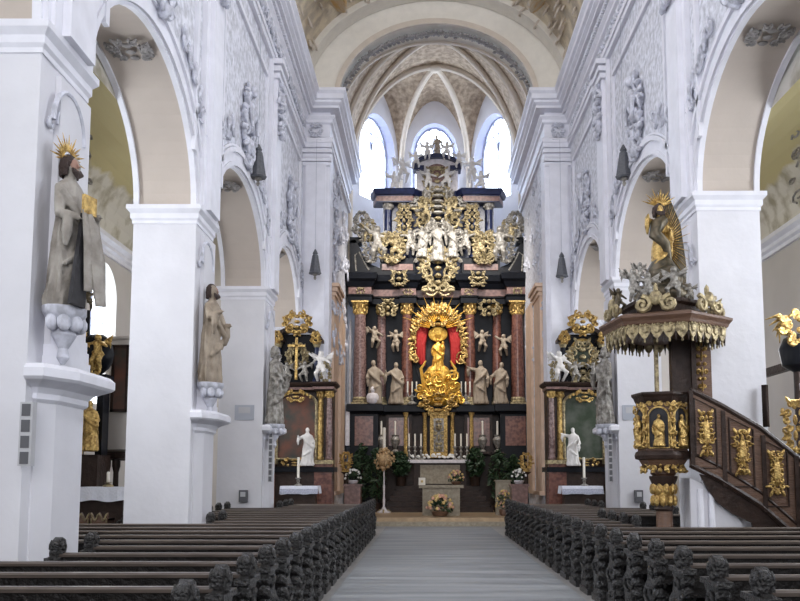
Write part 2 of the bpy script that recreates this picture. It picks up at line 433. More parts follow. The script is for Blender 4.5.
        om.tube([(.42*math.cos(PI*k/12), -.05, .46*math.sin(PI*k/12)) for k in range(13)], .03, 6)
        om.tube([(.28*math.cos(PI*k/12), -.03, .30*math.sin(PI*k/12)) for k in range(13)], .018, 6)
        for g in (-1,1): scroll(om, g*.42, -.02, .08, 1.1, g, 0, .025)
        o = obj('stucco_shell', om, 'relief', wall, True); o.location = (X-sd*.02, yc, 5.6); o.rotation_euler = (0, 0, PI/2 if sd < 0 else -PI/2)
    return wall
WL = arcade(-1, 'wall_left'); ZI = 6.85; WR = arcade(1, 'wall_right')
# piers
IMP = [(0,.08),(.02,.08),(.02,.14),(.05,.18),(.05,.27),(.11,.34),(.11,.42),(0,.42)]
def imp(z): return [(o, z+q) for o, q in IMP]
for sd in (-1, 1):
    X = XL if sd < 0 else XR; XO = X+sd*PT; xa, xb = min(X, XO), max(X, XO); ZI = 6.6 if sd < 0 else 6.85
    for k, (a, b) in enumerate(PIERS):
        m = MB(); m.box(xa, xb, a, b, 0, ZI)
        xi = X-sd*.0
        # projecting strip that carries the statue
        m.box(min(X, X-sd*.07), max(X, X-sd*.07), a+.38, b-.02, 0, ZI-.42)
        m.sweep([(0,0),(.06,0),(.06,.3),(0,.36)], [(xa,a),(xb,a),(xb,b),(xa,b)], -1, True)
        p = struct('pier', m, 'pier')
        m = MB(); m.sweep(imp(ZI-.42), [(xa,a),(xb,a),(xb,b),(xa,b)], -1, True); obj('impost', m, 'trimwhite', p)
        if k == 0: continue
        # pedestal with moulded cornice on the nave side
        m = MB(); yy0, yy1 = a+.2, b+.0; xo = X-sd*.12
        foot = [(X, yy0),(xo+sd*.10, yy0),(xo, yy0+.28),(xo, yy1),(X, yy1)]
        zt = 2.74 if k < 3 else 2.88
        m.prism(foot, 0, zt, 'z')
        obj('pedestal', m, 'pier', p)
        m = MB(); prof = [(0,zt-.30),(.04,zt-.26),(.04,zt-.2),(.09,zt-.14),(.24,zt-.07),(.27,zt-.04),(.27,zt+.05),(.22,zt+.1),(0,zt+.1)]
        m.sweep(prof, foot, -1 if sd < 0 else 1)
        m.sweep([(0,0),(.04,0),(.04,.35),(0,.40)], foot, -1 if sd < 0 else 1)
        m.prism([(X-sd*o if True else 0, y) for o, y in ((0,yy0+.0),(.12,yy0+.06),(.32,yy0+.25),(.32,yy1+.15),(0,yy1+.15))], zt, zt+.1, 'z')
        obj('pedestal_cornice', m, 'trimwhite', p)
        # stepped socle above
        m = MB()
        for j in range(6):
            q = .20-.015*j; m.box(min(X, X-sd*q), max(X, X-sd*q), a+.347+.02*j, b-.05-.02*j, zt+.1+.13*j, zt+.23+.13*j)
        obj('pedestal_steps', m, 'trimwhite', p)
# entablature
ENT = [(0,12.9),(.10,12.9),(.10,13.06),(.14,13.06),(.14,13.2),(.04,13.26),(.04,13.72),(.12,13.76),(.12,13.86),(.20,13.95),(.20,14.0),(.03,14.02),(.03,14.15),(.36,14.18),(.36,14.26),(.30,14.27),(.44,14.36),(.44,14.42),(.52,14.46),(.52,14.62),(.60,14.7),(.60,14.8),(0,14.8)]
CHX = 3.75; CL = XC-CHX+.1; CR = XC+CHX                              # choir wall planes
CL, CR = -3.3, 4.15
for nm, X, C, sd in (('trim_1', XL, CL, -1), ('trim_2', XR, CR, 1)):
    m = MB(); m.sweep(ENT, [(X, Y0), (X, 28.62), (C, 28.62), (C, 36.0)], -1 if sd < 0 else 1)
    t = struct(nm, m, 'trimwhite')
    om = MB(); rr = random.Random(5)
    for k in range(90):
        y = 8+k*.225; scroll(om, y, 13.49, .17, 1.1, (-1)**k, rr.uniform(0, 6), .035, 0, .08); leafb(om, y, 13.5, .34, rr.uniform(0, 3), .05, -.05)
    for k in range(32):
        y = 28.9+k*.225; 
    o = obj('frieze_ornament', om, 'relief', t, True)
    if sd < 0: o.location = (X+.06, 0, 0); o.rotation_euler = (0, 0, PI/2)
    else: o.location = (X-.06, 0, 0); o.rotation_euler = (0, 0, PI/2)
    dm = MB()
    for k in range(150):
        y = 7+k*.145; xx = X-sd*.05; dm.box(min(xx, xx-sd*.22), max(xx, xx-sd*.22), y, y+.075, 14.02, 14.16)
    obj('dentils', dm, 'trimwhite', t)
    om = ornament(.6, .5, 3, 9, .04, True, None, .06); o = obj('frieze_rosette', om, 'relief', t, True); o.location = ((X+C)/2, 28.55, 13.48)
# choir pilasters and walls
for nm, X, C, sd in (('wall_choir_left', XL, CL, -1), ('wall_choir_right', XR, CR, 1)):
    m = MB(); a, b = min(C, C+sd*2.1), max(C, C+sd*2.1)
    m.box(a, b, 28.7, 36.3, 0, 15.6)
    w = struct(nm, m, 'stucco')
    m = MB(); x0, x1 = min(X, C), max(X, C)
    m.box(x0, x1, 28.62, 28.72, 0, 12.9)
    m.box(x0+.1, x1-.1, 28.55, 28.62, 2.2, 12.25)
    for zz, e in ((12.25,.03),(12.4,.08),(12.55,.04),(12.7,.1)): m.box(x0-e if sd > 0 else x0, x1+e if sd < 0 else x1, 28.62-e-.04, 28.7, zz, zz+.12)
    m.box(min(C, C-sd*.05), max(C, C-sd*.05), 28.65, 29.5, 0, 12.9)
    obj('pilaster', m, 'trimwhite', w)
    om = MB()
    rr = random.Random(11)
    for k in range(46):
        y = rr.uniform(29.7, 35); z = rr.uniform(6, 12.6); scroll(om, y, z, rr.uniform(.14, .32), 1.2, rr.choice((-1, 1)), rr.uniform(0, 6), .045, 0, .1); leafb(om, y, z, .45, rr.uniform(0, 3), .05, -.04)
    o = obj('stucco_relief', om, 'relief', w, True)
    o.location = (C-sd*.03, 0, 0); o.rotation_euler = (0, 0, PI/2)
    m = MB(); m.box(min(C, C-sd*.10), max(C, C-sd*.10), 29.9, 31.6, 1.0, 8.3)
    for zz, e in ((8.0,.16),(8.15,.22),(8.3,.28),(1.0,.2)): m.box(min(C, C-sd*e), max(C, C-sd*e), 29.9-e+.1, 31.6+e-.1, zz, zz+.13)
    m.box(min(C, C-sd*.10), max(C, C-sd*.10), 32.6, 34.2, 1.0, 8.3)
    obj('warmlit_pilaster', m, 'warmlitplaster', w)
    # wall behind the arch-end in the nave plane (east walls of the aisles)
    m = MB(); e0, e1 = (X+sd*PT, X+sd*4.9); m.box(min(X+sd*.05, e1), max(X+sd*.05, e1), 28.45, 28.69, 0, 12)
    struct('wall_aisle_east_'+('left' if sd < 0 else 'right'), m, 'aislewall')
# choir arch
m = MB(); n = 40
def ell(hw, rs, i, n=40, z0=14.7): a = PI*i/n; return (XC-hw*math.cos(a), z0+rs*math.sin(a))
for i in range(n):
    A, B = ell(3.45, 2.75, i), ell(3.45, 2.75, i+1); C_, D = ell(4.75, 3.75, i), ell(4.75, 3.75, i+1)
    m.add([(A[0],28.6,A[1]),(B[0],28.6,B[1]),(D[0],28.6,D[1]),(C_[0],28.6,C_[1]),(A[0],30.0,A[1]),(B[0],30.0,B[1]),(D[0],30.0,D[1]),(C_[0],30.0,C_[1])],
          [(0,1,2,3),(4,5,6,7),(0,1,5,4),(3,2,6,7)])
ca = struct('trim_3', m, 'archface', smooth=True)
m = MB()
for e, (ya, yb) in enumerate(((28.52, 28.62), (29.9, 30.0))):
    for i in range(n):
        A, B = ell(3.36, 2.66, i), ell(3.36, 2.66, i+1); C_, D = ell(3.55, 2.85, i), ell(3.55, 2.85, i+1)
        m.add([(A[0],ya,A[1]),(B[0],ya,B[1]),(D[0],ya,D[1]),(C_[0],ya,C_[1]),(A[0],yb,A[1]),(B[0],yb,B[1]),(D[0],yb,D[1]),(C_[0],yb,C_[1])],
              [(0,1,2,3),(4,5,6,7),(0,1,5,4),(3,2,6,7)])
obj('arch_moulding', m, 'rib', ca)
om = MB(); rr = random.Random(2)
for i in range(110):
    t = .04+.92*i/110; a = PI*t; x = XC-3.36*math.cos(a); z = 14.7+2.66*math.sin(a)
    om.ell((x, 29.2+rr.uniform(-.05, .05), z-.02), (.07, .12, .07), 6, 4)
    if i % 2: om.ell((x*.985+.006, 29.2+rr.choice((-.2, .2)), z-.02), (.08, .07, .05), 6, 4)
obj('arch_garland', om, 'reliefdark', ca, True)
# nave vault
m = MB(); ny = 12
for j in range(ny):
    ya = Y0+(28.6-Y0)*j/ny; yb = Y0+(28.6-Y0)*(j+1)/ny
    for i in range(n):
        A, B = ell(4.65, 3.7, i), ell(4.65, 3.7, i+1)
        m.add([(A[0],ya,A[1]),(B[0],ya,B[1]),(B[0],yb,B[1]),(A[0],yb,A[1])], [(0,1,2,3)])
cl = struct('ceiling', m, 'navevault', smooth=True)
for yb in (9.6, 16.0, 22.8, 28.2):
    m = MB()
    for i in range(n):
        A, B = ell(4.45, 3.5, i), ell(4.45, 3.5, i+1); C_, D = ell(4.65, 3.7, i), ell(4.65, 3.7, i+1)
        m.add([(A[0],yb-.35,A[1]),(B[0],yb-.35,B[1]),(B[0],yb+.35,B[1]),(A[0],yb+.35,A[1]),(C_[0],yb-.35,C_[1]),(D[0],yb-.35,D[1]),(D[0],yb+.35,D[1]),(C_[0],yb+.35,C_[1])], [(0,1,2,3),(0,1,5,4),(3,2,6,7)])
    obj('transverse_band', m, 'archface', cl)
mat('fresco', (.62, .40, .16), .8, col2=(.66, .60, .50), vscale=3)
om = MB(); rr = random.Random(4)
for k in range(170):
    a = PI*rr.uniform(.08, .92); y = rr.uniform(21, 28); x = XC-4.55*math.cos(a); z = 14.7+3.6*math.sin(a)
    rot = Matrix.Rotation(-(a-PI/2), 3, 'Y'); q = rr.uniform(.12, .3)
    pts = [Vector((x, y, z))+rot @ Vector((q*(1-.8*t/9)*math.cos(t*.8+k), q*(1-.8*t/9)*math.sin(t*.8+k), 0)) for t in range(10)]
    om.tube(pts, .035, 5)
obj('vault_stucco', om, 'rib', cl, True)
om = MB()
for sg in (-1, 1):
    a = PI/2+sg*PI*.27; x = XC-4.6*math.cos(a); z = 14.7+3.64*math.sin(a)
    om.lathe([(.0,0),(1.3,0),(1.3,.05),(0,.06)], (0,0,0), 20, sx=.7)
    v0 = len(om.v)-80
    rot = Matrix.Rotation(-(a-PI/2), 3, 'Y')
    for q in range(v0, len(om.v)):
        om.v[q] = tuple(rot @ Vector((om.v[q][0], om.v[q][1], -om.v[q][2]))+Vector((x, 25.6, z)))
obj('fresco_medallion', om, 'fresco', cl)
# ---------------------------------------------------------------- choir vault and apse
ZS = 15.3; BO = Vector((XC+.05, 36.2, 19.6))
def ptd(hw, rs, t, z0=ZS):                                           # pointed arch, t in 0..1
    u = abs(2*t-1); return (XC+.05-hw*(1-2*t), z0+rs*(1-u**2.0)**.62)
m = MB(); n = 32; HW = 3.75
ys = [28.9+7.3*j/8 for j in range(9)]
for j in range(8):
    for i in range(n):
        A, B = ptd(HW, 4.35, i/n), ptd(HW, 4.35, (i+1)/n)
        m.add([(A[0],ys[j],A[1]),(B[0],ys[j],B[1]),(B[0],ys[j+1],B[1]),(A[0],ys[j+1],A[1])], [(0,1,2,3)])
AP = [Vector((-3.3, 36.2)), Vector((-1.2, 39.4)), Vector((2.1, 39.4)), Vector((4.2, 36.2))]
def cell(A, B, t, s):
    z = ZS+.6+(19.45-ZS-.6)*(1-abs(2*t-1)**1.9)**.6 if 0 < t < 1 else ZS+.6
    p = A.lerp(B, t).lerp(Vector((BO.x, BO.y)), s)
    g = math.sqrt(max(0, 1-(1-s)**2))
    return (p.x, p.y, z+(BO.z-z)*g)
for k in range(3):
    A, B = AP[k], AP[k+1]; nt_, ns = 18, 10
    for i in range(nt_):
        for j in range(ns):
            m.add([cell(A,B,i/nt_,j/ns), cell(A,B,(i+1)/nt_,j/ns), cell(A,B,(i+1)/nt_,(j+1)/ns), cell(A,B,i/nt_,(j+1)/ns)], [(0,1,2,3)])
cv = struct('ceiling_choir', m, 'vault', smooth=True)
for yy in (31.0, 33.6, 36.2):
    m = MB(); m.tube([(ptd(HW-.06, 4.27, i/n)[0], yy, ptd(HW-.06, 4.27, i/n)[1]) for i in range(n+1)], .15, 8); obj('vault_rib', m, 'rib', cv, True)
for (ya, yb) in ((31.0, 36.2), (36.2, 31.0)):
    m = MB(); pts = []
    for i in range(n+1):
        p = ptd(HW-.08, 4.25, i/n); pts.append((p[0], ya+(yb-ya)*i/n, p[1]))
    m.tube(pts, .12, 8); obj('vault_rib', m, 'rib', cv, True)
for k in range(4):
    A = AP[k]; m = MB(); pts = [(A.x, A.y-.1, 9.0), (A.x, A.y-.1, ZS)]+[cell(A, A, 0, j/12) for j in range(13)]
    pts = [(p[0]*.985+BO.x*.015, p[1]-.02, p[2]-.05) for p in pts]
    m.tube(pts, .13, 8); obj('vault_rib', m, 'rib', cv, True)
m = MB(); m.lathe([(.15,-.16),(.26,-.08),(.28,0),(.2,.1)], tuple(BO-Vector((0,0,.1))), 16); obj('vault_boss', m, 'rib', cv, True)
# apse walls with pointed windows
def facet(A, B, name, wn, w0, w1, zb, zsp, zap):
    """wall strip from A to B with a pointed window between fractions w0..w1"""
    m = MB(); D = B-A; L = D.length; d = D/L; nn = Vector((-d.y, d.x))
    if nn.y < 0: nn = -nn
    P = lambda s, z, o=0: (A.x+d.x*s+nn.x*o, A.y+d.y*s+nn.y*o, z)
    top = 20.2; s0, s1 = w0*L, w1*L; hw = (s1-s0)/2; sc = (s0+s1)/2
    q = lambda z0, z1, a, b: m.add([P(a,z0),P(b,z0),P(b,z1),P(a,z1)], [(0,1,2,3)])
    q(0, top, 0, s0); q(0, top, s1, L); q(0, zb, s0, s1)
    def wp(i, N=16, e=0):
        t = i/N; u = abs(2*t-1); return sc-(hw+e)*(1-2*t), zsp+(zap-zsp+e)*(1-u**2)**.62
    N = 16
    for i in range(N):
        a, b = wp(i), wp(i+1); m.add([P(*a),P(*b),P(b[0],top),P(a[0],top)], [(0,1,2,3)])
    m.mi = 1
    dp = .45; ci = .86
    def cn(p): return (sc+(p[0]-sc)*ci, p[1])
    prs = [(s0,zb),(s0,zsp)]+[wp(i) for i in range(1, N)]+[(s1,zsp),(s1,zb)]
    for i in range(len(prs)-1):
        a, b = prs[i], prs[i+1]; a2, b2 = (sc+(a[0]-sc)*ci, zsp+(a[1]-zsp)*(.93 if a[1] > zsp else 1)), (sc+(b[0]-sc)*ci, zsp+(b[1]-zsp)*(.93 if b[1] > zsp else 1))
        m.add([P(*a),P(*b),P(*b2,dp),P(*a2,dp)], [(0,1,2,3)])
    w = struct(name, m, ['plaster', 'bluerev'])
    g = MB(); pr = [(sc+(a[0]-sc)*ci, zsp+(a[1]-zsp)*(.93 if a[1] > zsp else 1)) for a in prs]
    g.add([P(a[0],a[1],dp) for a in pr], [tuple(range(len(pr)))])
    wo = MB(); hw2 = hw*ci
    # frame, mullion and trefoil tracery
    wo.tube([P(a[0],a[1],dp-.05) for a in pr], .05, 5)
    wo.tube([P(sc,zb,dp-.05),P(sc,zap-.55,dp-.05)], .035, 5)
    for sg in (-1, 1):
        c0 = sc+sg*hw2*.5
        wo.tube([P(c0+hw2*.46*math.cos(PI*i/8), zsp-.05+hw2*.7*math.sin(PI*i/8), dp-.05) for i in range(9)], .035, 5)
    wo.tube([P(sc+hw2*.34*math.cos(2*PI*i/10), zsp+hw2*.95+hw2*.34*math.sin(2*PI*i/10), dp-.05) for i in range(11)], .03, 5)
    for kz in range(1, 7):
        z = zb+(zsp-zb)*kz/7; wo.tube([P(sc-hw2,z,dp-.03),P(sc+hw2,z,dp-.03)], .012, 4)
    o = struct(wn, wo, 'winlead'); obj('pane', g, 'winglass', o)
    return w
facet(AP[0], AP[1], 'wall_apse_left', 'window_1', .20, .90, 14.0, 16.6, 18.15)
facet(AP[1], AP[2], 'wall_apse_center', 'window_2', .16, .84, 14.0, 17.0, 18.35)
facet(AP[2], AP[3], 'wall_apse_right', 'window_3', .10, .80, 14.0, 16.6, 18.15)
# ---------------------------------------------------------------- aisles
for sd in (-1, 1):
    X = (XL-PT) if sd < 0 else (XR+PT); XO = X+sd*3.5; nm = 'left' if sd < 0 else 'right'
    wins = [(5.0, 7.0), (11.6, 13.8), (18.2, 20.4), (24.6, 26.0)] if sd < 0 else [(5.0, 7.0), (11.6, 13.8), (18.2, 20.4), (24.6, 26.0)]
    if sd < 0: wins = wins[:2]+[(22.4, 24.3)]
    m = MB(); zb, zsp, rw = 3.6, 6.6, 1.0; top = 8.15
    q = lambda a, b, z0, z1: m.add([(XO,a,z0),(XO,b,z0),(XO,b,z1),(XO,a,z1)], [(0,1,2,3)])
    pos = Y0
    for k, (a, b) in enumerate(wins):
        q(pos, a, 0, 10.4); q(a, b, 0, zb); pos = b; c = (a+b)/2; hw = (b-a)/2
        m.mi = 0
        for i in range(16):
            A = (c-hw*math.cos(PI*i/16), zsp+hw*math.sin(PI*i/16)); B = (c-hw*math.cos(PI*(i+1)/16), zsp+hw*math.sin(PI*(i+1)/16))
            m.add([(XO,*A),(XO,*B),(XO,B[0],10.4),(XO,A[0],10.4)], [(0,1,2,3)])
        prs = [(a,zb),(a,zsp)]+[(c-hw*math.cos(PI*i/16), zsp+hw*math.sin(PI*i/16)) for i in range(1,16)]+[(b,zsp),(b,zb),(a,zb)]
        for i in range(len(prs)-1): m.add([(XO,*prs[i]),(XO,*prs[i+1]),(XO+sd*.4,*prs[i+1]),(XO+sd*.4,*prs[i])], [(0,1,2,3)])
        wo = MB()
        for z in (4.2, 4.8, 5.4, 6.0, 6.6, 7.1): wo.box(XO+sd*.36-.012, XO+sd*.36+.012, a+.02, b-.02, z-.015, z+.015)
        wo.box(XO+sd*.36-.02, XO+sd*.36+.02, c-.03, c+.03, zb, zsp+hw)
        o = struct('window_%d' % (4+k+(0 if sd < 0 else 4)), wo, 'winlead')
        g = MB(); g.add([(XO+sd*.4,*p) for p in prs[:-1]], [tuple(range(len(prs)-1))]); obj('pane', g, 'winglass2' if 'winglass2' in M else 'winglass', o)
    q(pos, 29, 0, 10.4)
    struct('wall_aisle_'+nm, m, 'aislewall')
    # cornice below the aisle vault
    m = MB(); m.sweep([(0,7.75),(.08,7.75),(.08,7.85),(.16,7.9),(.16,8.0),(.28,8.08),(.28,8.2),(0,8.2)], [(XO, Y0), (XO, 28.8)], 1 if sd > 0 else -1)
    struct('trim_%d' % (4 if sd < 0 else 5), m, 'trimwhite')
    # vault
    m = MB(); n = 20; hw = abs(XO-X)/2; xc = (X+XO)/2
    VP = lambda i, e=0: (xc-(hw-e)*math.cos(PI*i/n), 8.15+(1.9-e)*math.sin(PI*i/n))
    for i in range(n):
        A, B = VP(i), VP(i+1); m.add([(A[0],Y0,A[1]),(B[0],Y0,B[1]),(B[0],28.8,B[1]),(A[0],28.8,A[1])], [(0,1,2,3)])
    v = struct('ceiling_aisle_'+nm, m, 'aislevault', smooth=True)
    om = MB(); rr = random.Random(8)
    for (a, b) in BAYS:
        for k in range(16):
            t = rr.uniform(.1, .32); t = t if sd > 0 else t
            aa = PI*t; side = sd
            x = xc+side*(hw-.03)*math.cos(aa); z = 8.15+1.87*math.sin(aa); y = rr.uniform(a+.8, b-.8); q_ = rr.uniform(.12, .3)
            pts = [(x+.0, y+q_*1.6*(1-.08*t_)*math.cos(t_*.8+k), z+q_*.7*(1-.08*t_)*math.sin(t_*.8+k)) for t_ in range(9)]
            om.tube([(p[0]-side*.02, p[1], p[2]) for p in pts], .03, 5)
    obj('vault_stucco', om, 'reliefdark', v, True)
# ================================================================== pews
def end_panel(s=1):
    m = MB()
    prof = [(.40,0),(.40,.10),(.33,.18),(.36,.32),(.40,.42),(.36,.52),(.24,.60),(.18,.72),(.24,.78),(.24,.83),(.10,.85),(.14,.92),(.10,1.0),(.02,1.03),(-.06,.99),(-.08,.92),(-.03,.86),(-.14,.84),(-.14,.79),(-.06,.72),(-.09,.55),(-.15,.38),(-.09,.2),(-.15,.10),(-.15,0)]
    m.prism(prof, -.04, .04, 'x')
    m.box(-.065, .065, -.17, .26, .79, .835); m.box(-.06, .06, -.17, .42, 0, .09)
    return m
def end_carving():
    m = MB(); rr = random.Random(3)
    for g in (-1, 1):
        x = g*.045
        for (y, z, q) in ((.02,.95,.06),(.02,.68,.07),(.16,.47,.10),(-.02,.50,.08),(.14,.26,.09),(-.03,.28,.08)):
            pts = [(x+g*.02*math.sin(t*.6), y+q*(1-.085*t)*math.cos(t*.75+z*9), z+q*(1-.085*t)*math.sin(t*.75+z*9)) for t in range(10)]
            m.tube(pts, .022, 5)
        m.ell((x, .02, .95), (.04,.035,.04), 7, 5); m.ell((x, .0, .885), (.035,.06,.03), 7, 5)
    for z, q, d in ((.955,.05,.05),(.90,.065,.035),(.745,.05,.05),(.62,.06,.06),(.50,.075,.07),(.38,.085,.08),(.26,.065,.06),(.15,.07,.05)):
        m.ell((0, -.09 if z < .8 else -.04, z), (q, d, .062), 8, 5)
        for g in (-1, 1): m.ell((g*q*.8, -.10 if z < .8 else -.02, z-.03), (.028,.035,.045), 6, 4)
    return m
EP = end_panel().mesh('end_panel', 'carve'); EC = end_carving().mesh('carving', 'carve', True)
def pew(y, x0, x1, label, group, both=True):
    """row from the aisle end x0 out to x1"""
    t = thing('church_pew', label, 'pew', (x0, y, 0), 0, group); L = x1-x0; g = 1 if L > 0 else -1; a, b = (0, L) if L > 0 else (L, 0)
    e = link('end_panel', EP, t, (0,0,0)); link('carving', EC, e, (0,0,0))
    if both: e = link('end_panel', EP, t, (L,0,0)); link('carving', EC, e, (0,0,0))
    key = round(L, 2)
    if key not in PM:
        m1 = MB().box(a, b, -.02, .02, .12, .84)
        n = max(2, int(abs(L)/1.1))
        for i in range(n+1):
            xx = a+(b-a)*i/n; m1.box(max(a,xx-.04), min(b,xx+.04), -.035, .03, .12, .79)
        m1.box(a, b, -.035, -.02, .12, .2); 
        m2 = MB().prism([(-.045,.835),(-.05,.86),(-.025,.875),(.03,.875),(.04,.86),(.04,.835)], a, b, 'x')
        m3 = MB().box(a, b, .02, .36, .42, .455); m3.box(a, b, .30, .33, .12, .42)
        m4 = MB().prism([(-.20,.60),(-.20,.625),(-.02,.65),(-.02,.62)], a, b, 'x')
        m5 = MB().box(a, b, -.42, -.26, .15, .19)
        for i in range(n+1):
            xx = min(max(a+.03, a+(b-a)*i/n), b-.03); m5.box(xx-.02, xx+.02, -.42, -.02, 0, .15)
        PM[key] = [m1.mesh('backrest', 'pew'), m2.mesh('top_rail', 'pewrail'), m3.mesh('seat', 'pew'), m4.mesh('book_ledge', 'pew'), m5.mesh('kneeler', 'pew')]
    for nm, me in zip(('backrest','top_rail','seat','book_ledge','kneeler'), PM[key]): link(nm, me, t, (0,0,0))
    # coat hooks on the top rail
    return t
PM = {}
ORD = ['front','second','third','fourth','fifth','sixth','seventh','eighth','ninth','tenth','eleventh','twelfth','thirteenth','fourteenth','fifteenth','sixteenth','seventeenth','eighteenth','nineteenth','twentieth','twenty-first']
for i in range(21):
    y = 23.3-.9*i; o = ORD[i]
    x1 = -8.2
    if y < 10.3 and y > 8.5: x1 = -3.75
    elif 10.3 <= y < 15: x1 = -7.9
    elif 15 <= y < 16.8: x1 = -3.75
    elif y >= 16.8: x1 = -3.75 if y > 21.6 else -4.9
    pew(y, -1.45, x1, 'dark carved wooden pew left of the aisle, %s row counted from the altar' % o, 'pews left of the aisle')
    y = 23.3-.91*i
    x1 = 8.8
    if 8.5 < y < 10.4: x1 = 4.6
    elif 13.9 < y < 17.0: x1 = 3.45
    elif y >= 17: x1 = 5.4 if y < 21.6 else 4.55
    pew(y, 2.32, x1, 'dark carved wooden pew right of the aisle, %s row counted from the altar' % o, 'pews right of the aisle')
def desk(x0, x1, label):
    t = thing('prayer_desk', label, 'prayer desk', (x0, 24.25, 0), 0, 'panelled desks before the front pews'); L = x1-x0
    m = MB().box(min(0,L), max(0,L), -.03, .03, .05, .82)
    n = 4
    for i in range(n):
        a = L*(i+.08)/n; b = L*(i+.92)/n; m.box(min(a,b), max(a,b), .03, .05, .15, .72); m.box(min(a,b), max(a,b), -.05, -.03, .15, .72)
    obj('front_panel', m, 'pew', t); obj('book_ledge', MB().prism([(-.30,.78),(-.30,.81),(.06,.88),(.06,.85)], min(0,L), max(0,L), 'x'), 'pewrail', t)
    for xx in (0, L): e = link('end_panel', EP, t, (xx,0,0)); link('carving', EC, e, (0,0,0))
desk(-1.45, -3.75, 'panelled dark prayer desk before the front pew, left of the aisle')
desk(2.32, 4.55, 'panelled dark prayer desk before the front pew, right of the aisle')
# short pews standing in the aisles
def side_pew(y, x0, x1, label): return pew(y, x0, x1, label, 'short pews in the side aisles')
side_pew(17.6, 5.75, 8.2, 'short carved pew in the right aisle behind the pulpit column')
side_pew(9.5, -5.75, -8.3, 'short carved pew in the left aisle behind the nearest pillar')
# gilt-edged carved kneeling benches in the left aisle
for k, (x, y) in enumerate(((-6.88, 17.4), (-6.52, 17.4))):
    t = thing('kneeling_desk', ('outer' if k == 0 else 'inner')+' of two small brown kneeling desks with gilt wavy edge, left aisle', 'kneeling desk', (x, y, 0), 0, 'small desks in the left aisle')
    m = MB(); n = 12; poly = [(-.165,0),(.165,0)]+[(.165-.33*i/n, .86+.07*math.cos(i/n*4*PI)) for i in range(n+1)]
    m.prism(poly, -.03, .03, 'y'); obj('front_panel', m, 'woodbrown', t)
    m = MB(); m.tube([(p[0], -.04, p[1]-.02) for p in poly[2:]], .018, 5); m.tube([(-.15,-.04,.1),(-.15,-.04,.82)], .012, 5); m.tube([(.15,-.04,.1),(.15,-.04,.82)], .012, 5); obj('gilt_edge', m, 'palegold', t)
    obj('side', MB().box(-.165,-.13,0,.4,0,.8).box(.13,.165,0,.4,0,.8).box(-.165,.165,.03,.4,.76,.8), 'wooddark', t)
# ================================================================== hanging bell-shaped lanterns
def lantern(x, y, z, label):
    t = thing('hanging_lantern', label, 'lantern', (x, y, z), 0, 'bell-shaped lanterns hanging along the nave')
    obj('shade', MB().lathe([(.20,0),(.215,.03),(.19,.06),(.15,.30),(.10,.62),(.06,.68)], (0,0,0), 8), 'lantern', t)
    obj('cap', MB().lathe([(.07,.66),(.09,.70),(.05,.78),(.02,.84)], (0,0,0), 8), 'lantern', t, True)
    obj('bulb_holder', MB().lathe([(.02,-.20),(.05,-.14),(.03,-.08),(.09,-.03),(.06,.02)], (0,0,0), 8), 'silver', t, True)
    xw = XL+.0 if x < 0 else XR
    zt = 12.95-z if y < 28 else 12.95-z
    sd = -1 if x < 0 else 1
    obj('cable', MB().tube([(0,0,.8),(0,0,zt),(xw-x+(0 if y<28 else -sd*.7), 0, zt)], .007, 5), 'greybox', t)
for u, v, Y, lb in ((258,178,20.1,'dark bell-shaped lantern hanging high on the left, nearer the camera'),(315,274,28.0,'smaller-looking dark bell lantern hanging by the left choir pilaster'),
                    (624,178,20.3,'dark bell-shaped lantern hanging high on the right, above the pulpit'),(562,277,28.0,'smaller-looking dark bell lantern hanging by the right choir pilaster')):
    X, Z = at(u, v, Y); lantern(X, Y, Z, lb)
# ================================================================== saints on the pillars
def bracket(t, w=.3, m='relief'):
    mb = MB(); mb.lathe([(.03,-.62),(.08,-.55),(.06,-.45),(.16,-.30),(.13,-.22),(w*.9,-.10),(w,-.06),(w,0),(w*.8,0)], (0,0,0), 12)
    for k in range(5):
        a = PI*k/4; mb.ell((w*.7*math.cos(a), -w*.7*math.sin(a), -.18), (.09,.09,.10), 7, 5)
    obj('console', mb, m, t, True)
def hair_mesh(h, beard=True):
    m = MB(); rr = random.Random(6)
    m.ell((0,.018*h,.950*h), (.066*h,.066*h,.066*h), 12, 8)
    for k in range(26):
        a = PI*(-.15+1.3*k/25); x, y = .055*h*math.cos(a), .01*h+.055*h*math.sin(a)
        m.tube([(x,y,.97*h),(x*1.15,y*1.1,.92*h),(x*1.1+.005*h*math.sin(k*2),y*1.2,.86*h)], [.016*h,.018*h,.006*h], 5)
    if beard:
        for k in range(7):
            x = (k-3)*.011*h; m.tube([(x,-.055*h,.905*h),(x*1.2,-.075*h,.88*h),(x*.6,-.07*h,.845*h+abs(x)*.4)], [.013*h,.014*h,.004*h], 5)
    return m
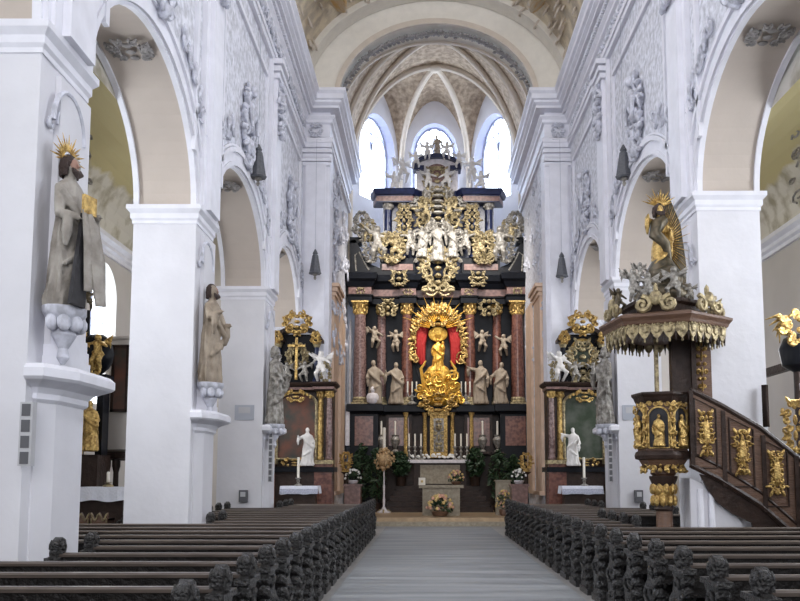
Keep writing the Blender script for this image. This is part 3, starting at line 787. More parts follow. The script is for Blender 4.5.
def big_saint(X, Y, Z, h, rz, label, grp, seed, material='statuegrey', vox=.016, dark=True, sash=True, ray=True, arms=((.13,-.17,.62),(-.10,-.19,.56))):
    t = thing('saint_statue', label, 'statue', (X, Y, Z), rz, grp)
    sm = saint(h, seed, arms, 1.0); 
    link('robed_figure', remesh(sm, 'robed_figure', material, vox*h/1.9, 2), t, (0,0,0))
    obj('hair', hair_mesh(h), 'hair' if dark else material, t, True)
    if dark: 
        f = MB(); f.ell((0,-.030*h,.935*h), (.037*h,.040*h,.047*h), 12, 8); f.tube([(0,-.066*h,.945*h),(0,-.082*h,.925*h),(0,-.066*h,.918*h)], [.006*h,.011*h,.006*h], 6); f.ell((0,-.068*h,.905*h), (.012*h,.006*h,.004*h), 6, 4)
        for g in (1,-1): f.ell((g*.015*h,-.064*h,.944*h), (.006*h,.004*h,.004*h), 6, 4)
        obj('face', f, 'skin', t, True)
    if sash:
        m = MB(); m.prism([(-.14*h,.0),(.0,-.01*h),(.03*h,.55*h),(-.05*h,.60*h)], -.20*h, -.165*h, 'y'); obj('dark_stole', m, 'darkcloth', t)
        m = MB(); m.tube([(.0,-.2*h,.62*h),(.03*h,-.23*h,.50*h),(.06*h,-.24*h,.30*h),(.10*h,-.25*h,.02*h)], [.02*h,.05*h,.075*h,.05*h], 10, .5)
        m.tube([(-.05*h,-.2*h,.62*h),(-.02*h,-.23*h,.40*h),(.0,-.22*h,.1*h)], [.02*h,.05*h,.04*h], 8, .5); obj('mantle', m, material, t, True)
        m = MB(); m.box(-.06*h,.06*h,-.215*h,-.185*h,.60*h,.72*h); obj('book', m, 'gold', t)
    if ray:
        m = rays(MB(), 19, .045*h, .17*h, -.35, PI+.35, .009*h); m.lathe([(.05*h,-.006*h),(.06*h,0),(.05*h,.006*h)], (0,0,0), 16)
        for i in range(len(m.v)): m.v[i] = (m.v[i][0], m.v[i][1]+.03*h, m.v[i][2]+.99*h)
        obj('halo', m, 'gold', t, True)
    bracket(t, .2*h/1.0*.8)
    t.scale = (1, .76, 1)
    return t
Z = atz(312, 9.85)
big_saint(XL+.24, 9.32, atz(308, 9.3), 1.72, 1.3, 'large bearded saint statue in grey robe with gilt ray halo, nearest left pillar', 'saint statues on the nave pillars', 5)
Z = atz(383, 15.75)
big_saint(XL+.24, 15.78, Z, 1.84, 1.25, 'robed saint statue with dark hair on the second left pillar', 'saint statues on the nave pillars', 8, 'statue', .02, True, False, False, ((.14,-.16,.60),(-.10,-.22,.70)))
Z = atz(425, 22.8)
big_saint(XL+.26, 22.5, Z, 2.05, 1.2, 'pale robed saint statue on the third left pillar beside the side altar', 'saint statues on the nave pillars', 12, 'silver', .03, False, False, False)
big_saint(XR-.26, 22.5, Z, 2.05, -1.2, 'pale greenish robed saint statue on the third right pillar behind the pulpit', 'saint statues on the nave pillars', 14, 'silver', .03, False, False, False, ((.12,-.14,.55),(-.14,-.16,.66)))
# ================================================================== small fittings
def speaker_col(x, y, z0, z1, w, nr, label, rz=0):
    t = thing('column_loudspeaker', label, 'loudspeaker', (x, y, z0), rz, 'column loudspeakers on the pillars'); h = z1-z0
    obj('case', MB().box(-w/2, w/2, -.05, .05, 0, h), 'speaker', t)
    for k in range(nr):
        a = h*(k+.12)/nr; b = h*(k+.88)/nr; obj('grille', MB().box(-w*.34, w*.34, -.058, -.05, a, b), 'speakerdark', t)
z0, z1 = atz(466, 8.9), atz(402, 8.9)
speaker_col(atx(26, 430, 8.9)-.0, 8.935, z0, z1, .13, 4, 'slim white loudspeaker with dark grilles on the nearest left pillar')
speaker_col(-4.0, 22.36, atz(482,22.4), atz(432,22.4), .11, 8, 'narrow dotted loudspeaker on the third left pillar pedestal')
speaker_col(4.80, 22.36, atz(482,22.4), atz(432,22.4), .11, 8, 'narrow dotted loudspeaker on the third right pillar pedestal')
def pxbox(nm, lb, cat, u0, v0, u1, v1, Y, d, ms, grp=None, inner=None):
    x0, z1 = at(u0, v0, Y); x1, z0 = at(u1, v1, Y)
    t = thing(nm, lb, cat, ((x0+x1)/2, Y, z0), 0, grp); w = (x1-x0)/2; h = z1-z0
    obj('body', MB().box(-w, w, -d, 0, 0, h), ms, t)
    if inner: obj(inner[0], MB().box(-w*.6, w*.6, -d-.01, -d, h*.45, h*.85), inner[1], t)
    return t
pxbox('wall_plaque', 'pale grey plaque on the front of the third left pillar', 'plaque', 235, 405, 254, 420, 22.195, .02, 'greybox', 'grey plaques on the pillars', ('inscription_field', 'speaker'))
pxbox('wall_plaque', 'pale grey plaque on the front of the third right pillar', 'plaque', 622, 405, 640, 420, 22.195, .02, 'greybox', 'grey plaques on the pillars', ('inscription_field', 'speaker'))
for u, lb in ((240, 'small grey offering box on the third left pillar above the pews'), (634, 'small grey offering box on the third right pillar above the pews')):
    t = pxbox('offering_box', lb, 'box', u, 490, u+8, 502, 22.195, .14, 'speakerdark', 'small boxes on the pillars', ('lid_plate', 'speaker'))
# ================================================================== left aisle
def picture(nm, lb, u0, v0, u1, v1, Y, rz=0, mt='paint1', fr='wooddark', X=None):
    x0, z1 = at(u0, v0, Y); x1, z0 = at(u1, v1, Y); w = abs(x1-x0); h = z1-z0
    t = thing(nm, lb, 'painting', ((x0+x1)/2 if X is None else X, Y, z0), rz)
    m = MB()
    for a in ((-w/2,-w/2+.07,0,h),(w/2-.07,w/2,0,h),(-w/2,w/2,0,.07),(-w/2,w/2,h-.07,h)): m.box(a[0],a[1],-.06,0,a[2],a[3])
    obj('frame', m, fr, t); obj('canvas', MB().box(-w/2+.06,w/2-.06,-.03,-.01,.06,h-.06), mt, t)
    return t
# rounded stair turret in the aisle corner with framed picture
xt = atx(122, 400, 24.6)
mt_ = MB(); mt_.lathe([(1.05,0),(1.15,.12),(1.18,.35),(1.1,.4),(1.1,4.6),(1.0,4.7)], (0,0,0), 24); 
zt = atz(452, 21.2); zq = atz(338, 21.2)
tt = thing('balcony_turret', 'round grey plastered turret on dark columns, far end of the left aisle', 'turret', (-7.35, 21.6, 0))
hh = atz(345, 24.8)-zt
obj('drum', MB().lathe([(.62,zt),(.70,zt+.06),(.70,zq-.1),(.74,zq-.06),(.74,zq),(0.2,zq+.05)], (0,0,0), 28), 'aislewall', tt, True)
obj('ring_beam', MB().lathe([(.62,zt-.2),(.73,zt-.16),(.73,zt),(.6,zt)], (0,0,0), 28), 'wooddark', tt)
for k in range(10):
    a = 2*PI*k/10; obj('column', MB().lathe([(.09,0),(.09,.2),(.05,.3),(.07,.8),(.05,zt-.5),(.09,zt-.35),(.09,zt-.18)], (.6*math.cos(a),.6*math.sin(a),0), 8), 'wooddark', tt, True)
picture('framed_painting', 'tall dark framed painting hung on the round grey turret, left aisle', 113, 345, 128, 412, 20.86, .0, 'paint1', 'wooddark')
# cloth table
def cloth_table(x0, x1, y0, y1, z, lb, drop=.28, lace=False, grp='white-clothed altar tables'):
    t = thing('side_table', lb, 'table', ((x0+x1)/2, (y0+y1)/2, 0), 0, grp); w = (x1-x0)/2; d = (y1-y0)/2
    obj('table_body', MB().box(-w+.1, w-.1, -d+.1, d-.1, 0, z-.03), 'wooddark', t)
    m = MB(); m.box(-w,w,-d,d,z-.02,z); n = 40; pts = []
    for i in range(n+1):
        x = -w+2*w*i/n; pts.append(x)
    for i in range(n):
        a, b = pts[i], pts[i+1]; ya = -d-.015-.02*math.sin(a*22); yb = -d-.015-.02*math.sin(b*22)
        m.add([(a,-d,z),(b,-d,z),(b,yb,z-drop-.02*math.sin(b*9)),(a,ya,z-drop-.02*math.sin(a*9))], [(0,1,2,3)])
    for g in (-1, 1): m.add([(g*w,-d,z),(g*w,d,z),(g*(w+.03),d,z-drop),(g*(w+.03),-d,z-drop)], [(0,1,2,3)])
    obj('altar_cloth', m, 'cloth', t)
    if lace:
        m = MB(); m.box(-w,w,-d-.05,-d-.035,z-drop,z-drop*.35); obj('lace_border', m, 'lace', t)
    return t
xa, xb = atx(78, 490, 18.7), atx(128, 490, 18.7); zz = atz(487, 18.6)
cloth_table(xa, xb, 18.6, 19.3, zz, 'table with white cloth in the left aisle beside the nearest arch', .30)
def candle(x, y, z, h, lb, grp, holder='gold', r=.03, hh=.35, cat='candle'):
    t = thing('altar_candle', lb, cat, (x, y, z), 0, grp)
    obj('holder', MB().lathe([(.12,0),(.12,.03),(.04,.07),(.035,hh*.5),(.06,hh*.6),(.03,hh*.75),(.09,hh*.95),(.09,hh)], (0,0,0), 8), holder, t, True)
    obj('wax_candle', MB().lathe([(r,hh),(r,hh+h),(r*.4,hh+h+.01)], (0,0,0), 8), 'wax', t)
    return t
candle((xa+xb)/2+.05, 18.85, zz, .22, 'single short candle on the white-clothed table in the left aisle', None, 'palegold', .035, .1)
# carved scroll-backed chair beside it
t = thing('carved_bench', 'dark carved bench with scroll ends below the clothed table, left aisle', 'bench', (-5.95, 17.9, 0))
m = MB(); m.box(-.35,.55,-.2,.2,.3,.4); m.box(-.35,.55,.16,.2,.4,.85); obj('seat', m, 'wooddark', t)
m = MB()
for k in range(9): scroll(m, -.3+.1*k, .65+.12*math.sin(k*1.7), .12, 1.2, (-1)**k, k, .02, -.05, .04)
obj('carving', m, 'carve', t, True)
for xx in (-.32, .5): obj('leg', MB().box(xx-.04,xx+.04,-.18,.18,0,.3), 'wooddark', t)
# gilded aisle altar with figures in front of the window
Yg = 20.2
t = thing('aisle_altar', 'dark and gilded side altar with gold figures beside the left aisle window', 'altar', (atx(92,400,Yg), Yg, 0))
zb, zm, zt_ = atz(505,Yg), atz(455,Yg), atz(378,Yg)
obj('altar_body', MB().box(-.75,.30,-.3,.5,0,zm), 'wooddark', t)
obj('dark_block', MB().box(-.75,-.3,-.2,.4,zm,zt_-.1).box(-.55,.35,-.1,.4,zt_-.1,zt_+.08).box(.15,.3,-.1,.3,zm,zt_), 'black', t)
m = MB(); m.ell((.1,-.1,zt_+.55), (.42,.3,.5), 12, 8); obj('dark_cloud', m, 'black', t, True)
obj('gilt_frame', MB().tube([(-.62,-.25,zm),(-.62,-.25,zt_-.1)], .05, 6).tube([(-.1,-.25,zm),(-.1,-.25,zt_-.1)], .03, 6), 'gold', t, True)
m = ornament(.7,.9,6,31,.035); 
for i in range(len(m.v)): m.v[i] = (m.v[i][0]+.0, m.v[i][1]-.3, m.v[i][2]+zt_+.35)
obj('gilt_scrollwork', m, 'gold', t, True)
PUT = [remesh(putto(1, s), 'figure', 'statuewhite', .028, 1) for s in (1, 4, 9)]
def put_angel(x, y, z, h, lb, grp, k=0, rz=0, mt=None, nm='angel_figure', cat='angel', tilt=0):
    me = PUT[k]
    if mt and mt != 'statuewhite':
        key = (k, mt)
        if key not in PUTM: PUTM[key] = me.copy(); PUTM[key].materials.clear(); PUTM[key].materials.append(M[mt])
        me = PUTM[key]
    o = link(nm, me, None, (x, y, z), rz); o.scale = (h, h, h); o.rotation_euler = (0, tilt, rz); tag(o, lb, cat, grp); return o
PUTM = {}
put_angel(atx(78,345,Yg)-.05, Yg-.35, atz(372,Yg), .95, 'gilt angel at the left of the aisle altar top, left aisle', 'gilt angels on the aisle altar', 0, .3, 'gold')
put_angel(atx(104,345,Yg), Yg-.35, atz(372,Yg), .85, 'gilt angel with outstretched arm at the right of the aisle altar top', 'gilt angels on the aisle altar', 1, -.3, 'gold')
SA = [remesh(saint(1, s, a, 1.1), 'figure', 'statue', .017, 1) for s, a in ((2,((.24,-.14,.66),(-.12,-.16,.58))),(6,((.12,-.16,.60),(-.26,-.12,.78))),(15,((.30,-.10,.84),(-.13,-.15,.55))))]
SAM = {}
def put_saint(x, y, z, h, lb, grp, k=0, rz=0, mt='statue', nm='saint_statue', cat='statue', mirror=False):
    key = (k, mt)
    if key not in SAM: SAM[key] = SA[k].copy(); SAM[key].materials.clear(); SAM[key].materials.append(M[mt])
    o = link(nm, SAM[key], None, (x, y, z), rz); o.scale = (-h if mirror else h, h, h); return tag(o, lb, cat, grp)
put_saint(atx(97,430,Yg), Yg-.45, atz(452,Yg), atz(402,Yg)-atz(452,Yg), 'golden saint figure standing in the aisle altar, left aisle', None, 1, .2, 'gold')
put_angel(atx(90,300,Yg), Yg-.1, atz(312,Yg), .55, 'small dark cherub silhouetted against the left aisle window', None, 2, .3, 'bronze')
al = [o for o in bpy.data.objects if o.name == 'aisle_altar'][0]
obj('finial_post', MB().tube([(atx(90,300,Yg)-al.location.x, -.05, zt_+.7), (atx(90,300,Yg)-al.location.x, -.08, atz(311,Yg))], .05, 6), 'black', al)
# ================================================================== right aisle
Yr = 20.2
xr = atx(790, 340, Yr)
t = thing('wall_reliquary', 'black and gold carved wall ornament with gilt wings, upper right aisle', 'wall ornament', (xr+.15, Yr, atz(372,Yr)))
h = atz(315,Yr)-atz(372,Yr)
obj('dark_core', MB().lathe([(.1,0),(.35,.15),(.42,.55),(.3,.8),(.1,.9)], (0,0,0), 10), 'black', t, True)
m = ornament(1.5, .8, 6, 44, .05); 
for i in range(len(m.v)): m.v[i] = (m.v[i][0], m.v[i][1]-.3, m.v[i][2]+h-.35)
for g in (-1,1):
    for k in range(5): m.tube([(g*.2,-.2,h-.2-.08*k),(g*.5,-.25,h-.05-.1*k),(g*(.8-.08*k),-.2,h-.15-.14*k)], [.04,.05,.01], 6)
obj('gilt_wings', m, 'gold', t, True)
obj('wall_bracket', MB().box(-.08,.08,0,2.0,.1,.3), 'wooddark', t)
obj('post', MB().lathe([(.25,-atz(372,Yr)),(.25,-atz(372,Yr)+.3),(.1,-atz(372,Yr)+.5),(.1,.1)], (0,0,0), 10), 'wooddark', t, True)
t = thing('candle_arm', 'gilt figure group on a green arm low in the right aisle', 'sculpture', (atx(793,430,19.0), 19.0, atz(462,19.0)))
m = ornament(.6, 1.2, 7, 47, .04)
for i in range(len(m.v)): m.v[i] = (m.v[i][0], m.v[i][1]-.1, m.v[i][2]+.75)
obj('gilt_figure', m, 'gold', t, True); obj('base', MB().lathe([(.3,-atz(462,19.0)),(.3,-.9),(.2,-.6),(.28,0),(.1,.3)], (0,0,0), 10), 'wooddark', t, True)
# ================================================================== platform and steps
YA = 36.0
pf = MB(); pf.box(-3.9, 4.9, 29.15, 36.2, 0, .27); struct('floor_sanctuary', pf, 'woodplat')
pf = MB(); pf.box(-4.0, 5.0, 28.78, 29.15, 0, .14); struct('floor_step', pf, 'beigestone')
# ================================================================== high altar
HA = thing('high_altar', 'towering black and gold baroque high altar with red marble columns at the choir end', 'altar', (XC, YA, .27))
HB = Matrix.Translation((-XC, -YA, -.27))
def ha(name, mb, mats, parent=None, smooth=False, angle=.7):
    for i in range(len(mb.v)):
        p = mb.v[i]; mb.v[i] = (p[0]-XC, p[1]-YA, p[2]-.27)
    return obj(name, mb, mats, parent or HA, smooth, angle)
ux = lambda u, v=400, Y=35.6: atx(u, v, Y)
uz = lambda v, Y=35.6: atz(v, Y)
def cbox(u0, u1, v0, v1, y0, y1, mb=None):
    mb = mb or MB(); v = (v0+v1)/2
    mb.box(ux(u0, v, y0), ux(u1, v, y0), y0, y1, uz(v1, y0), uz(v0, y0)); return mb
# substructure
m = cbox(352, 526, 412, 520, 36.05, 36.15); m = MB(); m.box(ux(350), ux(528), 35.75, 36.15, .27, uz(412)); ha('altar_base', m, 'wooddark')
zc0, zc1 = uz(412), uz(405)
outl = [(350,36.1),(350,35.05),(380,35.05),(380,35.4),(418,35.4),(418,35.6),(460,35.6),(460,35.4),(498,35.4),(498,35.05),(530,35.05),(530,36.1)]
path = [(ux(u, 408, 35.2), y) for u, y in outl]
m = MB(); m.sweep([(-.2,zc0-.12),(.0,zc0-.12),(.05,zc0-.04),(.14,zc0),(.14,zc1-.04),(.08,zc1),(-.2,zc1)], path, -1)
m.prism(path, zc0-.1, zc1-.01, 'z'); ha('base_cornice', m, 'black')
for (a, b, y) in ((351,379,35.1),(499,529,35.1)):
    m = MB(); m.box(ux(a), ux(b), y, 35.8, .27, zc0-.05); m.box(ux(a)-.06, ux(b)+.06, y-.06, 35.8, .27, .8); ha('column_pedestal', m, 'black')
    m = MB(); m.box(ux(a+5), ux(b-5), y-.03, y, uz(446), uz(417)); ha('marble_panel', m, 'redmarble')
for (a, b) in ((386,412),(464,492)):
    m = MB(); m.box(ux(a), ux(b), 35.45, 35.8, uz(455), zc0-.05); ha('inner_pedestal', m, 'wooddark')
    m = MB(); m.box(ux(a+3), ux(b-3), 35.42, 35.45, uz(446), uz(418)); ha('marble_panel', m, 'redmarble')
# gilded pilasters behind the tabernacle
for u in (406, 425, 452, 471):
    m = MB(); m.lathe([(.11,uz(457)),(.13,uz(455)),(.08,uz(450)),(.09,uz(430)),(.075,uz(418)),(.13,uz(413))], (ux(u), 35.36, 0), 8); ha('gilt_pilaster', m, 'gold', None, True)
m = MB(); m.box(ux(430), ux(447), 35.2, 35.5, uz(458), uz(414)); m.box(ux(428), ux(449), 35.16, 35.5, uz(416), uz(411)); ha('tabernacle', m, 'gold')
tb = bpy.data.objects[-1]
tb = [o for o in bpy.data.objects if o.name == 'tabernacle'][0]
m = MB(); m.box(ux(433.5), ux(443.5), 35.14, 35.2, uz(452), uz(419)); ha('tabernacle_door', m, 'silver')
m = ornament(.5, 1.3, 6, 5, .03); mm = MB(); mm.merge(m, Matrix.Translation((ux(438.5), 35.12, uz(436)))); ha('door_ornament', mm, 'palegold', None, True)
# back wall
m = MB(); m.box(ux(354), ux(525), 36.0, 36.15, zc1, uz(276)); ha('back_wall', m, 'black')
# columns
def column(u, w, y, mt, v0=406, v1=303):
    x = ux(u, 350, y); r = w/2*y/860; z0, z1 = uz(v0, y), uz(v1, y)
    m = MB(); m.lathe([(r,z0+.35),(r*1.02,z0+1.2),(r*.97,z0+2.4),(r*.84,z1-.5)], (x, y, 0), 20); c = ha('column', m, mt, None, True)
    m = MB(); m.box(x-r*1.25, x+r*1.25, y-r*1.25, y+r*1.25, z0, z0+.12); m.lathe([(r*1.22,z0+.12),(r*1.26,z0+.18),(r*1.08,z0+.22),(r*1.14,z0+.29),(r,z0+.36)], (x, y, 0), 20)
    for o in (m,): 
        for i in range(len(o.v)): o.v[i] = (o.v[i][0]-XC, o.v[i][1]-YA, o.v[i][2]-.27)
    obj('column_base', m, 'palegold', c, True)
    m = MB(); m.lathe([(r*.86,z1-.52),(r*.95,z1-.48),(r*.86,z1-.42),(r*.95,z1-.2),(r*1.25,z1-.06),(r*1.1,z1)], (x, y, 0), 16)
    for lv in (0, 1):
        for k in range(8):
            a = 2*PI*(k+.5*lv)/8; m.ell((x+r*(1.0+.12*lv)*math.cos(a), y+r*(1.0+.12*lv)*math.sin(a), z1-.36+.16*lv), (.05,.05,.10), 6, 4)
    for a in (PI*.25, PI*.75, PI*1.25, PI*1.75): m.ell((x+r*1.25*math.cos(a), y+r*1.25*math.sin(a), z1-.07), (.08,.08,.07), 6, 4)
    m.box(x-r*1.35, x+r*1.35, y-r*1.35, y+r*1.35, z1-.03, z1+.04)
    for i in range(len(m.v)): m.v[i] = (m.v[i][0]-XC, m.v[i][1]-YA, m.v[i][2]-.27)
    obj('capital', m, 'gold', c, True)
for u, w, y, mt in ((360,13,35.35,'greymarble'),(517.5,13,35.35,'redmarble'),(381.5,9.5,35.8,'greymarble'),(497,9.5,35.8,'redmarble'),(407,11,35.6,'redmarble'),(470,11,35.6,'redmarble')): column(u, w, y, mt)
# white marble edge strips of the side framing
for a, b in ((347,351),(527,531)):
    m = MB(); m.box(ux(a), ux(b), 35.0, 36.1, uz(446), uz(405)); m.box(ux(a+1), ux(b-1), 35.95, 36.1, uz(405), uz(318)); ha('side_strip', m, 'whitemarble')
# entablature, breaking forward over the columns
ze = [uz(v, 35.3) for v in (303, 297, 288, 281, 275)]
outl = [(350,36.1),(350,35.05),(371,35.05),(371,35.55),(401,35.55),(401,35.3),(415,35.3),(415,35.75),(462,35.75),(462,35.3),(476,35.3),(476,35.55),(507,35.55),(507,35.05),(528,35.05),(528,36.1)]
path = [(ux(u, 290, 35.3), y) for u, y in outl]
m = MB(); m.prism(path, ze[0], ze[4], 'z'); m.sweep([(0,ze[0]),(.05,ze[0]),(.06,ze[1]-.04),(.12,ze[1]),(.10,ze[1]+.04),(0,ze[1]+.05)], path, -1)
m.sweep([(0,ze[2]),(.08,ze[2]),(.16,ze[3]-.1),(.26,ze[3]),(.30,ze[4]-.06),(.26,ze[4]),(0,ze[4])], path, -1); en = ha('entablature', m, 'black')
m = MB(); m.sweep([(.01,ze[1]+.06),(.035,ze[1]+.08),(.035,ze[2]-.02),(.01,ze[2])], path, -1); ha('marble_frieze', m, 'pinkmarble')
for u in (361, 408, 469, 517):
    m = MB(); mm = ornament(.45, .28, 3, u, .02); m.merge(mm, Matrix.Translation((ux(u,290,35.2), (35.0 if u in (361,517) else 35.25), (ze[1]+ze[2])/2)))
    ha('frieze_ornament', m, 'palegold', None, True)
# side volutes above the entablature
for g, a, b in ((1, 350, 381), (-1, 528, 497)):
    pts = [(a,276),(a,268),(a,240)] if False else None
    po = [(a,275),(a,241),(a+g*5,239),(a+g*9,246),(a+g*14,256),(a+g*20,264),(a+g*30,268),(a+g*31,275)]
    poly = [(ux(u, v, 35.4), uz(v, 35.4)) for u, v in po]
    m = MB(); m.prism(poly, 35.4, 36.0, 'y'); vo = ha('side_volute', m, 'black')
    m = MB(); m.tube([(ux(u, v, 35.36), 35.38, uz(v, 35.36)) for u, v in ((a+g*6,271),(a+g*5,255),(a+g*9,252),(a+g*14,262),(a+g*19,270))], .035, 6); ha('volute_moulding', m, 'silver', None, True)
    m = MB(); m.box(min(ux(a,240),ux(a+g*12,240)), max(ux(a,240),ux(a+g*12,240)), 35.4, 36.0, uz(243,35.4), uz(237,35.4)); ha('volute_cap', m, 'black')
# second storey
m = MB(); m.box(ux(383,240,35.7), ux(494,240,35.7), 35.75, 36.1, ze[4]-.02, uz(195,35.7)); ha('upper_wall', m, 'blackblue')
for a, b in ((380, 415), (462, 500)):
    ha('upper_plinth', cbox(a, b, 258, 275, 35.35, 35.75), 'black'); ha('upper_plinth_panel', cbox(a+2, b-2, 264, 270, 35.30, 35.36), 'pinkmarble')
for u in (388, 403, 474, 489):
    x = ux(u, 230, 35.6); r = .17; z0, z1 = uz(258, 35.6), uz(203, 35.6)
    m = MB(); m.lathe([(r*1.3,z0),(r*1.3,z0+.1),(r,z0+.2),(r*.9,z1-.3),(r*1.0,z1-.25),(r*1.3,z1-.02),(r*1.3,z1)], (x, 35.6, 0), 16); ha('upper_column', m, 'blackblue', None, True)
    m = MB(); m.lathe([(r*.95,z1-.32),(r*1.35,z1-.04),(r*1.2,z1)], (x, 35.6, 0), 12)
    for k in range(8): a = 2*PI*k/8; m.ell((x+r*1.15*math.cos(a), 35.6+r*1.15*math.sin(a), z1-.14), (.05,.05,.09), 6, 4)
    ha('upper_capital', m, 'silver', None, True)
outl = [(374,36.1),(378,35.35),(412,35.3),(418,35.7),(459,35.7),(464,35.3),(498,35.35),(503,36.1)]
path = [(ux(u, 196, 35.4), y) for u, y in outl]
z0, z1, z2 = uz(203,35.4), uz(196,35.4), uz(190,35.4)
m = MB(); m.prism(path, z0, z2, 'z'); m.sweep([(0,z0),(.06,z0),(.06,z1),(.14,z1+.02),(.22,z2-.05),(.2,z2),(0,z2)], path, -1); ha('upper_cornice', m, 'blackblue')
m = MB(); m.sweep([(.01,z0+.05),(.075,z0+.05),(.075,z1-.05),(.01,z1-.05)], path, -1); ha('upper_frieze', m, 'pinkmarble')
# third storey: medallion wall under an arched pediment
m = MB(); m.box(ux(416,180), ux(458,180), 35.7, 36.1, z2, uz(166)); 
poly = [(ux(437+21*math.cos(PI-PI*i/16), 165), uz(166-9*math.sin(PI*i/16))) for i in range(17)]
m.prism(poly, 35.7, 36.1, 'y'); ha('crown_wall', m, 'whitemarble')
m = MB()
for i in range(16):
    P = lambda k, r, e: (ux(437+r*math.cos(PI-PI*k/16), 165), uz(167-(9+e)*math.sin(PI*k/16)))
    A, B, C_, D = P(i,21,0), P(i+1,21,0), P(i,24,4), P(i+1,24,4)
    m.add([(A[0],35.5,A[1]),(B[0],35.5,B[1]),(D[0],35.5,D[1]),(C_[0],35.5,C_[1]),(A[0],36.1,A[1]),(B[0],36.1,B[1]),(D[0],36.1,D[1]),(C_[0],36.1,C_[1])], [(0,1,2,3),(4,5,6,7),(0,1,5,4),(3,2,6,7)])
m.box(ux(413,168),ux(424,168),35.5,36.1,uz(170),uz(166)); m.box(ux(450,168),ux(461,168),35.5,36.1,uz(170),uz(166))
ha('arched_pediment', m, 'blackblue')
m = MB(); m.lathe([(.0,0),(.48,0),(.48,.08),(0,.10)], (0,0,0), 20, sx=1, sy=.85); mm = MB(); mm.merge(m, Matrix.Translation((ux(437,173), 35.68, uz(173))) @ Matrix.Rotation(PI/2, 4, 'X')); ha('medallion', mm, 'pinkmarble', None, True)
m = MB(); mm = ornament(1.3, 1.0, 7, 77, .04); m.merge(mm, Matrix.Translation((ux(437,175), 35.6, uz(178)))); ha('medallion_frame', m, 'palegold', None, True)
# great ornamental centre of the second storey
def orn(name, u0, u1, v0, v1, y, n, seed, th, mt, dep=.12):
    w = ux(u1,(v0+v1)/2,y)-ux(u0,(v0+v1)/2,y); h = uz(v0,y)-uz(v1,y); m = ornament(w, h, n, seed, th, True, None, dep)
    mm = MB(); mm.merge(m, Matrix.Translation((ux((u0+u1)/2,(v0+v1)/2,y), y, (uz(v0,y)+uz(v1,y))/2))); return ha(name, mm, mt, None, True)
orn('crown_cartouche', 414, 462, 193, 232, 35.5, 14, 21, .06, 'palegold', .2)
orn('centre_cartouche', 410, 466, 222, 262, 35.4, 16, 22, .06, 'silver', .25)
orn('lower_cartouche', 418, 458, 250, 292, 35.3, 12, 23, .055, 'palegold', .2)
orn('gable_ornament', 404, 472, 190, 215, 35.4, 9, 24, .05, 'silver', .2)
for k, u in enumerate((392, 484)):
    orn('side_cartouche', u-14, u+14, 234, 264, 35.25, 10, 30+k, .05, 'palegold', .2)
for k, (u, v) in enumerate(((368, 232), (509, 232))): orn('outer_finial', u-10, u+10, v-12, v+10, 35.5, 5, 40+k, .04, 'palegold')
for k, (u, v0, v1, mt) in enumerate(((371,226,264,'silver'),(506,226,264,'silver'),(362,212,238,'silver'),(515,212,238,'silver'),(404,206,236,'palegold'),(472,206,236,'palegold'))): orn('wing_cartouche', u-10, u+10, v0, v1, 35.3, 9, 140+k//2, .042, mt, .15)
for k, u in enumerate((388, 489)): orn('garland', u-13, u+13, 300, 316, 35.45, 5, 150+k, .035, 'palegold')
for k, u in enumerate((399, 478)): orn('ledge_ornament', u-14, u+14, 272, 286, 35.0, 5, 160+k, .03, 'palegold')
# central niche with gilded surround
nf = MB(); n = 18
def ring(u, v, ru, rv, k, N): a = 2*PI*k/N; return (ux(u+ru*math.cos(a), v, 35.6), uz(v-rv*math.sin(a), 35.6))
m = MB(); m.prism([ring(438, 352, 24, 40, k, 24) for k in range(24)], 35.86, 35.98, 'y'); ha('niche_back', m, 'darkcloth')
m = MB()
for g in (1,-1):
    for k in range(3): m.tube([(ux(438+g*(10+3*k), 330), 35.75-.05*k, uz(322)), (ux(438+g*(16+2.5*k), 345), 35.7-.04*k, uz(343)), (ux(438+g*(14+3*k), 360), 35.72, uz(366-2*k))], [.10,.16,.05], 8)
ha('red_drapery', m, 'redcloth', None, True)
m = MB(); rr = random.Random(19)
for k in range(34):
    a = -.45+(PI+.9)*k/33; x = ux(438+25*math.cos(a), 345, 35.6); z = uz(345-36*math.sin(a), 35.6)
    t_ = MB(); scroll(t_, 0, 0, rr.uniform(.12,.22), 1.3, rr.choice((1,-1)), rr.uniform(0,6), .034, 0, .12); leafb(t_, 0, 0, .30, a+rr.uniform(-.9,.9), .04, -.08)
    m.merge(t_, Matrix.Translation((x, 35.5, z)))
    if k % 4 == 0: m.ell((x, 35.42, z), (.10,.10,.12), 7, 5)
ha('gilt_niche_frame', m, 'gold', None, True)
m = rays(MB(), 21, .35, 1.55, .12, PI-.12, .028); mm = MB(); mm.merge(m, Matrix.Translation((ux(438,325,35.6), 35.38, uz(330,35.6)))); ha('sunburst', mm, 'goldbright', None, True)
m = ornament(1.5, .7, 6, 61, .06, True, None, .15); mm = MB(); mm.merge(m, Matrix.Translation((ux(438,318,35.5), 35.45, uz(318,35.5)))); ha('crown_ornament', mm, 'gold', None, True)
